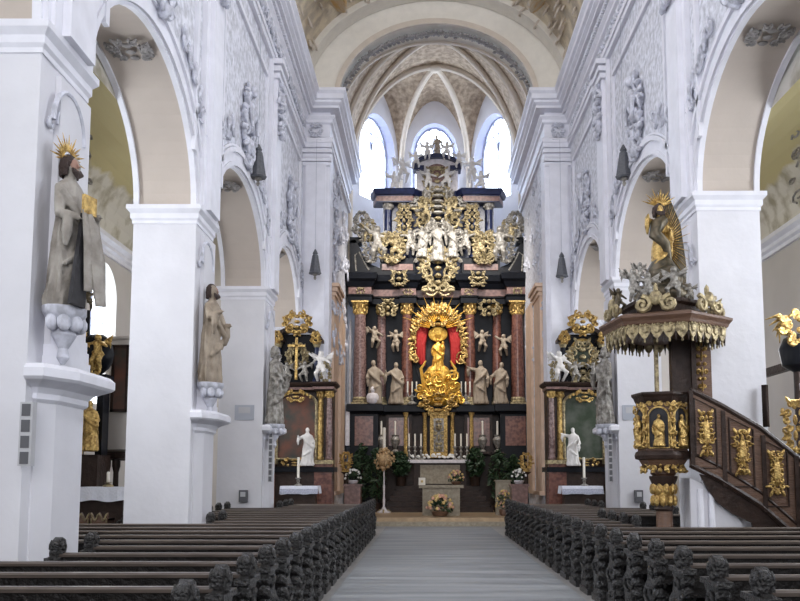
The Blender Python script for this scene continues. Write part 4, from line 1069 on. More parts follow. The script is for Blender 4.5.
# gilded nest of clouds, cherubs and scrolls below the Madonna
m = MB(); rr = random.Random(33)
for k in range(46):
    u = 438+rr.uniform(-23,23); v = rr.uniform(372,402); 
    if abs(u-438) > 10+(v-368)*.5: continue
    t_ = MB(); scroll(t_, 0, 0, rr.uniform(.12,.26), 1.3, rr.choice((1,-1)), rr.uniform(0,6), .05, 0, .15)
    m.merge(t_, Matrix.Translation((ux(u,v), 35.35-rr.uniform(0,.2), uz(v))))
    if k % 4 == 0: m.ell((ux(u,v), 35.25, uz(v)), (.14,.12,.14), 7, 5)
for g in (-1,1): m.tube([(ux(438+g*4,398),35.2,uz(400)),(ux(438+g*14,388),35.15,uz(388)),(ux(438+g*17,372),35.2,uz(370)),(ux(438+g*12,362),35.2,uz(362))], [.05,.09,.07,.03], 6)
m.ell((ux(438,395), 35.45, uz(394)), (.75,.25,.55), 12, 8)
m.ell((ux(438,378), 35.5, uz(376)), (.55,.2,.5), 12, 8)
ha('gilt_cloud', m, 'goldbright', None, True)
m = ornament(2.2, .8, 7, 65, .05, True, None, .15); mm = MB(); mm.merge(m, Matrix.Translation((ux(438,400,35.2), 35.2, uz(402,35.2)))); ha('gilt_base_ornament', mm, 'gold', None, True)
# Madonna
Z = uz(372, 35.4)
t = thing('madonna_statue', 'small golden Madonna with crown in the niche of the high altar', 'statue', (ux(438,350,35.5), 35.5, Z))
g_ = remesh(saint(1.45, 9, ((.12,-.15,.62),(-.14,-.13,.68)), 1.15), 'robed_figure', 'goldbright', .026, 1); link('robed_figure', g_, t, (0,0,0))
obj('child', MB().ell((.2,-.2,1.0), (.09,.09,.16), 8, 6).ell((.2,-.22,1.2), (.06,.06,.07), 8, 6), 'goldbright', t, True)
m = MB(); m.lathe([(.09,1.43),(.14,1.56),(.10,1.60),(.02,1.68)], (0,0,0), 10); obj('crown', m, 'goldbright', t, True)
m = MB(); m.lathe([(0,0),(.36,0),(.40,.03),(.36,.06),(0,.06)], (0,0,0), 24, sy=.8); mm = MB(); mm.merge(m, Matrix.Translation((0,.12,1.62)) @ Matrix.Rotation(PI/2, 4, 'X')); obj('halo_disc', mm, 'goldbright', t, True)
# saints between the columns
for k, (u, v0, v1, kk, mr, lb) in enumerate(((374,360,407,0,False,'outer left pale saint statue on the high altar, between the marble columns'),
     (396,362,409,1,False,'inner left pale saint statue on the high altar beside the gold niche'),
     (481,360,409,2,True,'inner right saint statue stretching one arm towards the gold niche, high altar'),
     (501,362,409,0,True,'outer right pale saint statue on the high altar, between the marble columns'))):
    z = uz(v1, 35.25); put_saint(ux(u, 385, 35.25), 35.25, zc1, (uz(v0,35.25)-zc1), lb, 'saints between the columns of the high altar', kk, .15 if u < 438 else -.15, 'statue', mirror=mr)
# flying cherubs
for k, (u, v, lb) in enumerate(((374,337,'outer left flying cherub'),(396,341,'inner left flying cherub'),(482,341,'inner right flying cherub'),(504,345,'outer right flying cherub'))):
    put_angel(ux(u,v,35.45), 35.55 if k in (0,3) else 35.5, uz(v+11,35.45), .95, lb+' between the columns of the high altar', 'flying cherubs of the high altar', k % 3, (.5,-.4,.4,-.5)[k], 'statue')
# gallery of figures on the second storey
for k, (u, v0, v1, mt, nm, lb) in enumerate(((437,222,262,'silver','s','silvery robed figure at the centre of the upper high altar'),
    (422,226,258,'silver','s','silvery figure left of the centre in the upper high altar'),(452,226,258,'silver','s','silvery figure right of the centre in the upper high altar'),
    (377,224,262,'silver','a','large silvery angel at the left of the upper high altar, above the volute'),(500,224,262,'silver','a','large silvery angel at the right of the upper high altar, above the volute'),
    (396,232,262,'palegold','a','gilt angel seated before the left upper columns of the high altar'),(480,232,262,'palegold','a','gilt angel seated before the right upper columns of the high altar'),
    (410,228,256,'silver','a','silvery cherub inside the left upper columns of the high altar'),(466,228,256,'silver','a','silvery cherub inside the right upper columns of the high altar'),
    (367,222,242,'palegold','a','small gilt cherub on the left volute of the high altar'),(511,222,242,'palegold','a','small gilt cherub on the right volute of the high altar'),
    (426,200,222,'palegold','a','gilt cherub left below the upper cornice centre of the high altar'),(449,200,222,'palegold','a','gilt cherub right below the upper cornice centre of the high altar'),
    (394,170,194,'statuewhite','a','white angel at the left end of the topmost cornice of the high altar'),(481,170,194,'statuewhite','a','white angel at the right end of the topmost cornice of the high altar'),
    (402,156,183,'statuewhite','a','white angel on the left shoulder of the crowning pediment'),(472,156,183,'statuewhite','a','white angel on the right shoulder of the crowning pediment'),
    (416,150,170,'statuewhite','a','white cherub at the left foot of the arched pediment'),(459,150,170,'statuewhite','a','white cherub at the right foot of the arched pediment'),
    (428,168,190,'statuewhite','a','white cherub left of the medallion at the altar top'),(447,168,190,'statuewhite','a','white cherub right of the medallion at the altar top'),
    (437,133,156,'statue','s','robed figure crowning the arched pediment at the altar top'),
    (427,141,160,'statuewhite','a','white cherub left of the crowning figure, before the middle apse window'),(447,141,160,'statuewhite','a','white cherub right of the crowning figure, before the middle apse window'),
    )):
    y = 35.2 if v0 > 195 else 35.55
    x = ux(u, (v0+v1)/2, y); z = uz(v1, y); h = uz(v0, y)-z
    rz = .25 if u < 437 else -.25
    if nm == 's': put_saint(x, y-.05 if v0 > 195 else y+.25, z, h, lb, 'figures on the upper high altar', k % 3, rz, mt)
    else: put_angel(x, y, z, h*.96, lb, 'angels on the upper high altar', k % 3, rz, mt)
# busts on the ledge
for k, (u, lb) in enumerate(((372.5,'small white bust on the black ledge, left of the high altar saints'),)):
    t = thing('reliquary_bust', lb, 'bust', (ux(u,400,35.0), 35.05, zc1)); obj('bust', MB().lathe([(.10,0),(.22,.08),(.26,.3),(.2,.42),(.07,.46)], (0,0,0), 10, sy=.6), 'whitemarble', t, True); obj('head', MB().ell((0,0,.58), (.1,.1,.14), 8, 6), 'whitemarble', t, True)
# altar table, its steps and equipment
st = MB()
for k in range(5): st.box(ux(384+3.0*k,490,34), ux(492-3.0*k,490,34), 33.4+.32*k, 35.8, .27+.2*k, .47+.2*k)
struct('floor_altar_steps', st, 'wooddark')
zt5 = 1.27; zm = uz(463, 34.9)
t = thing('altar_table', 'high altar mensa with dark ornamental front panel below the tabernacle', 'altar', (XC, 35.0, zt5)); x0, x1 = ux(414,463,34.9)-XC, ux(466,463,34.9)-XC
obj('table_body', MB().box(x0, x1, -.15, .3, 0, zm-zt5), 'wooddark', t)
obj('front_panel', MB().box(x0+.25, x1-.25, -.18, -.15, .08, zm-zt5-.08), 'beigestone', t)
obj('mensa_slab', MB().box(ux(408,463,34.9)-XC, ux(470,463,34.9)-XC, -.28, .3, zm-zt5, zm-zt5+.13), 'whitemarble', t)
m = MB(); rr = random.Random(4)
for k in range(60): m.ell((rr.uniform(x0-.6,x1+.6), -.0+rr.uniform(-.08,.08), zm-zt5+.22+rr.uniform(0,.14)), (.07,.05,.05), 6, 4)
o = obj('flower_garland', m, 'petalwhite', None, True); o.location = (XC, 35.05, zt5); tag(o, 'low row of white flowers along the back of the high altar mensa', 'flowers')
for k, (u, lb) in enumerate(((409,'outermost'),(415,'second'),(421,'innermost'),(455,'innermost'),(461,'second'),(467,'outermost'))):
    candle(ux(u,450,35.0), 34.98, zm+.13, .5, lb+(' tall altar candle left of the tabernacle' if k < 3 else ' tall altar candle right of the tabernacle'), 'altar candles on the high altar mensa', 'silver', .035, .55)
# free-standing front altar
yf = 31.0; t = thing('front_altar', 'plain beige stone altar block with a thin slab top on the wooden platform', 'altar', (ux(441,490,yf), yf, .27)); w = (ux(463,490,yf)-ux(419,490,yf))/2; h = uz(485,yf)-.27
obj('stone_block', MB().box(-w*.84, w*.84, -.35, .35, .0, h-.1), 'beigestone', t); obj('slab_top', MB().box(-w, w, -.42, .42, h-.1, h), 'beigestone', t)
obj('side_relief', MB().box(-w*.6, w*.6, -.37, -.35, .12, h-.25), 'beigestone', t)
t = thing('altar_sign', 'small white square box with yellow dot on the left of the front altar', 'box', (ux(422,481,yf), yf-.1, .27+h)); obj('box_body', MB().box(-.12,.12,-.1,.1,0,.26), 'wax', t); obj('yellow_dot', MB().box(-.04,.04,-.11,-.1,.09,.17), 'petalyellow', t)
def bouquet(x, y, z, w, h, lb, seed, cols=('petalyellow','petalpink'), vase='woodbrown', grp=None):
    t = thing('flower_arrangement', lb, 'flowers', (x, y, z), 0, grp); rr = random.Random(seed)
    obj('bowl', MB().lathe([(w*.18,0),(w*.24,.02),(w*.30,h*.2),(w*.27,h*.24)], (0,0,0), 12), vase, t, True)
    lf = MB()
    for k in range(70):
        a, e = rr.uniform(0, 2*PI), rr.uniform(-.1, 1.3); q = rr.uniform(.5, 1)
        p = Vector((w*.46*q*math.cos(a)*math.cos(e), w*.3*q*math.sin(a)*math.cos(e), h*.3+h*.62*q*math.sin(e)))
        d = Vector((rr.uniform(-1,1), rr.uniform(-1,1), rr.uniform(0,1)))*w*.14; s_ = Vector((rr.uniform(-1,1), rr.uniform(-1,1), rr.uniform(-1,1)))*w*.05
        lf.add([p-d, p+s_, p+d, p-s_], [(0,1,2,3)])
    obj('leaves', lf, 'leaf', t)
    for ci, c in enumerate(cols):
        fm = MB()
        for k in range(26):
            a, e = rr.uniform(0, 2*PI), rr.uniform(0, 1.4)
            fm.ell((w*.46*math.cos(a)*math.cos(e), w*.32*math.sin(a)*math.cos(e)-.01, h*.3+h*.64*math.sin(e)), rr.uniform(.045,.075)*w, 6, 4)
        obj('blossoms', fm, c, t, True)
    return t
bouquet(ux(440,500,30.0), 30.0, .27, 1.0, .78, 'yellow and pink flower arrangement on the platform before the front altar', 5)
bouquet(ux(456,480,yf), yf, .27+h, .62, .55, 'smaller yellow flower arrangement on the right of the front altar slab', 9, ('petalyellow','petalpink'))
yb = 30.6; x0 = ux(504,490,yb)
t = thing('lectern', 'plain beige box-shaped lectern on the right of the platform', 'lectern', (x0, yb+.5, .27)); hh = uz(480,yb)-.27
obj('lectern_body', MB().box(-.26,.26,-.2,.2,0,hh-.05), 'beigestone', t); obj('lectern_top', MB().box(-.3,.3,-.26,.26,hh-.05,hh), 'beigestone', t)
bouquet(x0, yb, .27, .62, .95, 'tall pink and yellow bouquet before the beige lectern on the right', 12, ('petalpink','petalyellow'))
for u, lb, fl in ((353,'low pinkish marble pedestal at the left platform edge holding white flowers', 'left'),(519,'low pinkish marble pedestal at the right platform edge holding white flowers','right')):
    y = 30.3; t = thing('marble_pedestal', lb, 'pedestal', (ux(u,490,y), y, .27), 0, 'marble pedestals at the platform edge'); hh = uz(484,y)-.27
    obj('pedestal_body', MB().box(-.28,.28,-.25,.25,.08,hh-.08), 'pinkmarble', t); obj('pedestal_cap', MB().box(-.33,.33,-.3,.3,hh-.08,hh), 'pinkmarble', t); obj('pedestal_foot', MB().box(-.33,.33,-.3,.3,0,.08), 'pinkmarble', t)
    bouquet(ux(u,480,y), y, .27+hh, .62, .55, 'white flowers in a bowl on the %s marble pedestal' % fl, 15+u, ('petalwhite',), 'whitemarble', 'white flowers on the marble pedestals')
# paschal candle stand with flower wreath
yp = 33.0; xp = ux(384,480,yp); zb_ = .27
t = thing('paschal_candle', 'tall white candle on pale stand with a wreath of dried flowers, left of altar', 'candle stand', (xp, yp, zb_))
zw = uz(462,yp)-zb_; zt_ = uz(428,yp)-zb_
obj('stand', MB().lathe([(.26,0),(.26,.04),(.12,.10),(.04,.25),(.055,.5),(.035,.6),(.045,1.0),(.03,1.1),(.03,zw-.2),(.12,zw),(.12,zw+.04)], (0,0,0), 12), 'whitemarble', t, True)
for k in range(3): a = 2*PI*k/3+.5; obj('foot', MB().tube([(0,0,.12),(.18*math.cos(a),.18*math.sin(a),.10),(.30*math.cos(a),.30*math.sin(a),.02)], [.04,.035,.03], 6), 'palegold', t, True)
obj('wax_candle', MB().lathe([(.06,zw+.04),(.06,zt_),(.02,zt_+.02)], (0,0,0), 10), 'wax', t)
m = MB(); rr = random.Random(3); m.ell((0,0,zw+.1), (.3,.25,.28), 10, 7)
for k in range(90):
    a, e = rr.uniform(0, 2*PI), rr.uniform(-PI/2, PI/2); q = rr.uniform(.3,.45); m.ell((q*math.cos(a)*math.cos(e), q*math.sin(a)*math.cos(e)*.8, zw+.1+q*math.sin(e)*.95), rr.uniform(.035,.07), 6, 4)
obj('flower_wreath', m, 'petalstraw', t, True)
m = MB()
for k in range(50):
    a = rr.uniform(0, 2*PI); e = rr.uniform(-1.2,1.2); p = Vector((.42*math.cos(a)*math.cos(e), .34*math.sin(a)*math.cos(e), zw+.1+.42*math.sin(e))); d = Vector((rr.uniform(-1,1),rr.uniform(-1,1),rr.uniform(-1,1)))*.12; s_ = Vector((d.y,-d.x,0))*.3
    m.add([p-d,p+s_,p+d,p-s_], [(0,1,2,3)])
obj('wreath_leaves', m, 'leaf', t)
# dark green laurel bushes in tubs
def bush(x, y, z, w, h, lb, seed, grp='green bushes beside the high altar', pot=.35):
    t = thing('potted_bush', lb, 'plant', (x, y, z), 0, grp); rr = random.Random(seed)
    obj('tub', MB().lathe([(w*.22,0),(w*.28,pot*.9),(w*.3,pot),(w*.24,pot)], (0,0,0), 12), 'wooddark', t, True)
    obj('stem', MB().tube([(0,0,pot*.8),(.02,0,h*.5),(0,.01,h*.8)], [.05,.04,.02], 6), 'wooddark', t)
    m = MB()
    for k in range(420):
        a, e = rr.uniform(0, 2*PI), rr.uniform(-1.3, PI/2); q = rr.uniform(.35, 1)**.6
        p = Vector((w*.5*q*math.cos(a)*math.cos(e), w*.42*q*math.sin(a)*math.cos(e), pot+(h-pot)*.5+(h-pot)*.5*q*math.sin(e)))
        d = Vector((rr.uniform(-1,1), rr.uniform(-1,1), rr.uniform(-.4,1))).normalized()*.13; s_ = d.cross(Vector((rr.uniform(-1,1),rr.uniform(-1,1),rr.uniform(-1,1)))).normalized()*.045
        m.add([p-d, p+s_, p+d, p-s_], [(0,1,2,3)])
    obj('foliage', m, 'leaf', t); return t
for k, (u, v0, v1, w, y, lb) in enumerate(((362,443,505,.75,34.6,'outermost'),(377,448,503,.8,33.9,'middle'),(401,452,498,.8,34.75,'innermost'),(475,448,500,.8,34.75,'innermost'),(499,450,505,.9,33.7,'middle'),(513,455,505,.75,34.6,'outermost'))):
    x = ux(u,470,y); zz = .27
    if u in (401, 475): zz = 1.27 if y >= 34.68 else 1.07
    bush(x, y, zz, w, uz(v0,y)-zz, lb+' dark green laurel bush '+('left' if u < 437 else 'right')+' of the high altar steps', 50+k)
# tall silver vases with white candles on the base ledge
for k, (u, lb) in enumerate(((381,'left outer'),(395,'left inner'),(483,'right inner'),(498,'right outer'))):
    x = ux(u,440,35.0); z = uz(452,35.3); y = 35.25
    t = thing('reliquary_vase', lb+' silver vase with candle beside the high altar pedestals', 'vase', (x, y, z), 0, 'silver vases on the high altar')
    obj('vase_body', MB().lathe([(.14,0),(.14,.04),(.05,.12),(.16,.35),(.20,.5),(.12,.62),(.15,.7)], (0,0,0), 10), 'silver', t, True)
    obj('wax_candle', MB().lathe([(.04,.68),(.04,1.25),(.015,1.27)], (0,0,0), 8), 'wax', t)
    m = MB(); m.box(x-.25, x+.25, y-.2, 35.8, z-.08, z); ha('vase_shelf', m, 'wooddark')
# small silver figures standing on the ledge in front of the niche
for k, (u, lb) in enumerate(((412,'small silver candelabrum left of the gold niche on the altar ledge'),(466,'small silver candelabrum right of the gold niche on the altar ledge'))):
    t = thing('candelabrum', lb, 'candelabrum', (ux(u,400,35.1), 35.32, zc1), 0, 'silver candelabra on the altar ledge')
    obj('foot', MB().lathe([(.2,0),(.2,.05),(.05,.15),(.06,.4)], (0,0,0), 10), 'silver', t, True)
    for j in (-1,0,1):
        a = obj('arm', MB().tube([(0,0,.3),(j*.14,0,.34),(j*.18,0,.5)], .025, 6), 'silver', t); obj('candle', MB().lathe([(.028,.5),(.028,.95)], (j*.18,0,0), 6), 'wax', a)
# ================================================================== pulpit
YP = 14.9; PX = atx(662, 430, YP)
def px(u, v=430, Y=YP): return atx(u, v, Y)
def pz(v, Y=YP): return atz(v, Y)
PU = thing('pulpit', 'carved dark brown hexagonal pulpit with gilded relief on a short column, at the second right pillar', 'pulpit', (PX, YP, 0))
PU['label'] = 'carved brown hexagonal pulpit with gilt relief, canopy and stair, at the second right pillar'
def hexp(r, n=6, rot=PI/6+PI/2-PI/6): return [(r*math.cos(2*PI*i/n+rot+PI/6), r*math.sin(2*PI*i/n+rot+PI/6)) for i in range(n)]
def hexring(prof, mb=None, n=6, rot=0):
    mb = mb or MB(); mb.lathe(prof, (0,0,0), n, rot); return mb
RT = PI/6+.12                                                         # a flat side towards the nave's west end
zt, zb, zk = pz(391, YP-.5), pz(462, YP-.5), pz(476, YP)
rb = 27*YP/860
bd = hexring([(rb*.93,zb+.12),(rb*.90,zb+.2),(rb*.90,zt-.16)], rot=RT); obj('body', bd, 'woodbrown', PU)
obj('top_moulding', hexring([(rb*.92,zt-.18),(rb*.98,zt-.13),(rb*1.02,zt-.08),(rb*1.10,zt-.04),(rb*1.10,zt),(rb*.85,zt)], rot=RT), 'wooddark', PU)
obj('bottom_moulding', hexring([(rb*.85,zb+.04),(rb*1.0,zb+.06),(rb*1.03,zb+.12),(rb*.98,zb+.18),(rb*.9,zb+.2)], rot=RT), 'wooddark', PU)
obj('bowl', hexring([(.16,zk-.02),(.22,zk+.04),(rb*.45,zk+.10),(rb*.75,zb-.05),(rb*.9,zb+.06)], rot=RT), 'woodbrown', PU)
m = MB(); m.lathe([(.20,0),(.20,.2),(.14,.3),(.14,zk-.62),(.13,zk-.55)], (0,0,0), 16); obj('column', m, 'woodbrown', PU, True)
m = MB(); m.lathe([(.14,zk-.60),(.17,zk-.56),(.15,zk-.5),(.17,zk-.2),(.24,zk-.04),(.24,zk)], (0,0,0), 16)
obj('capital', m, 'wooddark', PU, True)
m = MB()
for k in range(10):
    a = 2*PI*k/10; 
    for j in range(2): m.ell((.19*math.cos(a+.3*j), .19*math.sin(a+.3*j), zk-.42+.2*j), (.05,.05,.10), 6, 4)
m.lathe([(.15,zk-.5),(.175,zk-.35),(.19,zk-.15)], (0,0,0), 12); obj('capital_leaves', m, 'gold', PU, True)
fw = rb*.9
for k in range(6):
    a = RT+PI/6+k*PI/3                                               # centre of each side
    if math.sin(a) > .6: continue
    rz = a+PI/2; R3 = Matrix.Rotation(rz, 4, 'Z'); ap = rb*.9*math.cos(PI/6)
    mid = (zt+zb)/2; hgt = zt-zb-.35
    m = MB(); n = 14; w = .17
    pr = [(-w, -hgt*.42)]+[(w*math.cos(PI-PI*i/n), hgt*.20+w*math.sin(PI-PI*i/n)) for i in range(n+1)]+[(w, -hgt*.42)]
    m.prism(pr, -.012, .02, 'y')
    mm = MB(); mm.merge(m, R3 @ Matrix.Translation((0, -ap-.005, mid))); obj('niche', mm, 'darkcloth', PU)
    mm = MB(); m = MB(); m.tube([(p[0], -.02, p[1]) for p in pr]+[(pr[0][0], -.02, pr[0][1])], .018, 5); mm.merge(m, R3 @ Matrix.Translation((0, -ap-.005, mid))); fr = obj('niche_arch', mm, 'gold', PU)
    m = remesh(saint(hgt*.66, 20+k, ((.13,-.14,.62),(-.12,-.14,.56)), 1.1), 'apostle_relief', 'gold', .012, 1)
    o = link('apostle_relief', m, PU, (R3 @ Vector((0, -ap-.05, mid-hgt*.40))), rz)
    for g in (-1, 1):
        m = MB()
        for z in (-.3, -.1, .1, .3): scroll(m, g*.245, z*hgt*1.2, .055, 1.2, g, z*20, .018, 0, .04); m.ell((g*.245, -.03, z*hgt*1.2+.06), (.03,.03,.04), 6, 4)
        m.tube([(g*.245, -.01, -.38*hgt), (g*.245, -.01, .42*hgt)], .015, 5)
        for xx in (.05, .15): scroll(m, g*xx, hgt*.47, .05, 1.2, g, xx*20, .015, 0, .03)
        mm = MB(); mm.merge(m, R3 @ Matrix.Translation((0, -ap, mid))); obj('gilt_relief', mm, 'gold', PU, True)
    m = ornament(.45, .26, 4, 90+k, .018); mm = MB(); mm.merge(m, R3 @ Matrix.Translation((0, -rb*.58, zb-.08)) @ Matrix.Rotation(-.7, 4, 'X')); obj('bowl_ornament', mm, 'gold', PU, True)
# back panel and door between pulpit and canopy
zc = pz(350, YP-.9)
x0, x1 = px(672,370,YP+.25)-PX, px(694,370,YP+.25)-PX
zcn = pz(336, YP)
m = MB(); m.box(x0, x1, .25, .36, zt-.1, zcn); m.box(x0-.02, x0+.05, .18, .36, zt-.1, zcn); m.box(x1-.06, x1+.02, .18, .36, zt-.1, zcn); obj('back_panel', m, 'wooddark', PU)
m = MB(); m.box(x1+.0, x1+.32, .28, .36, zt-.35, pz(345,YP)); obj('door_panel', m, 'woodbrown', PU)
m = ornament(.22, .95, 7, 71, .02); mm = MB(); mm.merge(m, Matrix.Translation((x1+.13, .24, (zt+zcn)/2+.05))); obj('gilt_door_ornament', mm, 'gold', PU, True)
xl_ = px(657,370,YP+.2)-PX; m = MB(); m.box(xl_-.03, xl_+.03, .2, .28, zt-.1, zcn); obj('back_post', m, 'palegold', PU)
# canopy
CN = thing('pulpit_canopy', 'wide hexagonal dark sounding board with gilt lambrequin fringe and scrolls above the pulpit', 'canopy', (px(664,330,YP), YP, pz(335, YP-.8)))
cz = CN.location.z; rc = 66*YP/860*1.0
z1, z2 = pz(321, YP-1.0)-cz, pz(312, YP-1.0)-cz
RC = RT
obj('board', hexring([(rc*.2,z1-.1),(rc*.80,z1-.12),(rc*.84,z1-.06),(rc*.93,z1),(rc*.95,z1+.05),(rc,z2-.04),(rc,z2),(rc*.9,z2+.04),(rc*.55,z2+.10)], rot=RC), 'woodbrown', CN)
obj('upper_ring', hexring([(rc*.62,z2+.06),(rc*.62,z2+.2),(rc*.68,z2+.24),(rc*.68,z2+.3),(rc*.3,z2+.34)], rot=RC), 'wooddark', CN)
for k in range(6):
    a0_, a1_ = RC+k*PI/3, RC+(k+1)*PI/3; P0 = Vector((math.cos(a0_), math.sin(a0_)))*rc*.88; P1 = Vector((math.cos(a1_), math.sin(a1_)))*rc*.88
    rz = (a0_+a1_)/2+PI/2; W = (P1-P0).length; n = 5; m = MB(); dm = MB()
    for j in range(n):
        xc_ = -W/2+W*(j+.5)/n; w = W/n*.48
        m.prism([(xc_-w,0),(xc_-w,-.14),(xc_-w*.5,-.22),(xc_,-.27),(xc_+w*.5,-.22),(xc_+w,-.14),(xc_+w,0)], -.02, .01, 'y')
        m.ell((xc_, -.03, -.10), (w*.6,.025,.07), 7, 4); m.ell((xc_, -.0, -.29), (.02,.02,.035), 6, 4)
        scroll(m, xc_-w*.4, -.02, .045, 1, 1, 0, .014, -.02, .02); scroll(m, xc_+w*.4, -.02, .045, 1, -1, 0, .014, -.02, .02)
        dm.prism([(xc_+w*.7,-.05),(xc_+W/n*.5,-.32),(xc_+W/n-w*.7,-.05)], .0, .02, 'y')
    apo = rc*.88*math.cos(PI/6); T = Matrix.Rotation(rz, 4, 'Z') @ Matrix.Translation((0, -apo, z1+.0))
    mm = MB(); mm.merge(m, T); obj('lambrequin', mm, 'palegold', CN, True, .5)
    mm = MB(); mm.merge(dm, T); obj('dark_fringe', mm, 'wooddark', CN)
    if math.sin((a0_+a1_)/2) > .5: continue
    m = MB()
    for g in (-1, 1): scroll(m, g*W*.22, .15, .15, 1.4, g, PI/2, .045, 0, .06)
    m.ell((0,-.05,.25), (.11,.07,.13), 8, 5); leafb(m, 0, .3, .2, PI/2, .04)
    mm = MB(); mm.merge(m, Matrix.Rotation(rz, 4, 'Z') @ Matrix.Translation((0, -apo*1.02, z2+.02))); obj('gilt_scroll', mm, 'palegold', CN, True)
m = MB(); rr = random.Random(8)
for k in range(14):
    a = 2*PI*k/14; m.ell((.33*math.cos(a), .33*math.sin(a), z2+.45+rr.uniform(-.05,.08)), (.2,.2,.17), 8, 6)
m.lathe([(.5,z2+.25),(.4,z2+.5),(.3,z2+.9),(.15,z2+1.15)], (0,0,0), 12); m.ell((.02,-.15,z2+.75), (.3,.25,.25), 9, 6)
obj('cloud_base', m, 'bronze', CN, True)
# Christ figure with radiating gilt rays
cx, cy, c0 = CN.location.x, CN.location.y, cz+z2
fx = px(660,250,YP)
t = thing('christ_statue', 'dark and gilt figure with tall gilt rays crowning the pulpit canopy', 'statue', (fx, YP, pz(288, YP)))
h = pz(205,YP)-pz(288,YP)
fg = link('robed_figure', remesh(saint(h, 13, ((.10,-.16,.66),(-.20,-.12,.84)), .85), 'robed_figure', 'gold', .022, 2), t, (0,0,0)); fg.scale = (.8,1,1)
obj('dark_mantle', MB().tube([(.05*h,-.03*h,.82*h),(-.04*h,-.06*h,.74*h),(-.07*h,-.07*h,.62*h),(.04*h,-.10*h,.50*h),(.10*h,-.04*h,.30*h)], [.06*h,.09*h,.08*h,.06*h,.03*h], 10), 'bronze', t, True)
obj('dark_hair', hair_mesh(h), 'hair', t, True)
m = MB(); rays(m, 34, .20, 1.02, -PI/2+.3, PI/2, .014)
mm = MB(); mm.merge(m, Matrix.Translation((.06, .10, h*.55)) @ Matrix.Diagonal((.50, 1, .95, 1))); obj('gilt_rays', mm, 'gold', t, True)
m = MB(); m.prism([(.02,-.25),(.04,h*1.2),(.22,h*1.15),(.42,h*.8),(.50,h*.3),(.48,-.25)], .14, .17, 'y'); obj('dark_backboard', m, 'bronze', t)
rm = MB(); rays(rm, 12, .06, .34, .2, PI-.2, .018); mm = MB(); mm.merge(rm, Matrix.Translation((.03, .08, h*1.0))); obj('halo', mm, 'gold', t, True)
for k, (u, v0, v1, dy, mt, lb) in enumerate(((633,268,303,-.55,'silver','silvery angel seated on the left edge of the pulpit canopy'),(648,272,303,-.6,'silver','pale cherub beside the silvery angel on the pulpit canopy'),
     (674,266,300,-.5,'silver','silver cherub before the rays on the pulpit canopy'),(618,288,312,-.3,'bronze','dark small cherub at the far left edge of the pulpit canopy'),
     (714,298,318,-.3,'palegold','pale gilt cherub on the right edge of the pulpit canopy'),(690,283,303,-.4,'silver','small silver cherub lying right of the canopy clouds'),(640,262,284,-.1,'silver','silvery cherub raising its arms behind the angels on the canopy'))):
    put_angel(px(u,(v0+v1)/2,YP+dy), YP+dy, pz(v1,YP+dy), pz(v0,YP+dy)-pz(v1,YP+dy), lb, 'angels on the pulpit canopy', k % 3, (.4,-.2,-.4,.6,-.4,-.3,.2)[k], mt)
# stair
YS0 = 14.55
tS = thing('pulpit_stair', 'dark wood pulpit staircase with gilt carved panels descending to the right', 'stair', (px(690,450,YS0), YS0, 0)); ox = tS.location.x
def sp(u, v, y=YS0): x, z = at(u, v, y); return (x-ox, z)
top = [sp(690,392), sp(720,407), sp(760,430), sp(800,462), sp(850,506)]
bot = [sp(690,465), sp(720,480), sp(760,505), sp(800,540), sp(850,572)]
poly = top+bot[::-1]; poly = [(p[0], max(.02, p[1])) for p in poly]
for a in range(4):
    q = [top[a], top[a+1], bot[a+1], bot[a]]; q = [(p[0], max(.02, p[1])) for p in q]
    pn = obj('parapet', MB().prism(q, -.03, .03, 'y'), 'woodbrown', tS)
m = MB(); m.tube([(p[0], 0, p[1]+.03) for p in top], .055, 8); obj('handrail', m, 'wooddark', tS, True)
m = MB(); m.tube([(p[0], -.02, max(.08,p[1])) for p in bot], .05, 6); m.tube([(p[0], -.02, max(.1,p[1]+.22)) for p in bot], .03, 6); obj('lower_moulding', m, 'wooddark', tS, True)
ctr = [(705, 433, 17, 46), (741, 452, 19, 44), (775, 473, 19, 42), (812, 500, 19, 42)]
for k, (u, v, wu, hv) in enumerate(ctr):
    x, z = sp(u, v); w = wu*YS0/860; h = hv*YS0/860
    m = ornament(w, h, 8, 111+k, .016, True, None, .05); m.ell((0,-.03,0), (w*.22,.05,h*.32), 8, 6)
    for g in (-1,1): leafb(m, g*w*.2, h*.35, w*.5, PI/2-g*.5, .025, -.02); leafb(m, g*w*.15, -h*.35, w*.5, -PI/2+g*.5, .025, -.02)
    mm = MB(); mm.merge(m, Matrix.Translation((x, -.05, z))); obj('gilt_ornament', mm, 'gold', tS, True)
    sl = (top[1][1]-top[0][1])/(top[1][0]-top[0][0])
    hw = w*.62; hh = h*.64
    fr = [(x-hw, -.04, z-hh-sl*-hw), (x+hw, -.04, z-hh+sl*hw), (x+hw, -.04, z+hh+sl*hw), (x-hw, -.04, z+hh-sl*hw), (x-hw, -.04, z-hh-sl*hw)]
    obj('panel_frame', MB().tube(fr, .018, 5), 'wooddark', tS)
for k, u in enumerate((690, 722, 762, 795)):
    a = sp(u, 392+(u-690)*.62, YS0); 
    x = a[0]; zt_ = a[1]; m = MB(); m.box(x-.035, x+.035, -.06, .05, max(.0, zt_-1.26+ (0)), zt_+.02); obj('post', m, 'wooddark', tS)
n = 9
for k in range(n):
    f0 = k/n; x0 = top[0][0]+(top[4][0]-top[0][0])*f0; x1 = top[0][0]+(top[4][0]-top[0][0])*(f0+1/n); z = (bot[0][1]+.25)*(1-f0)+.18*f0
    obj('step', MB().box(x0, x1+.03, .03, .75, z-.06, z), 'wooddark', tS)
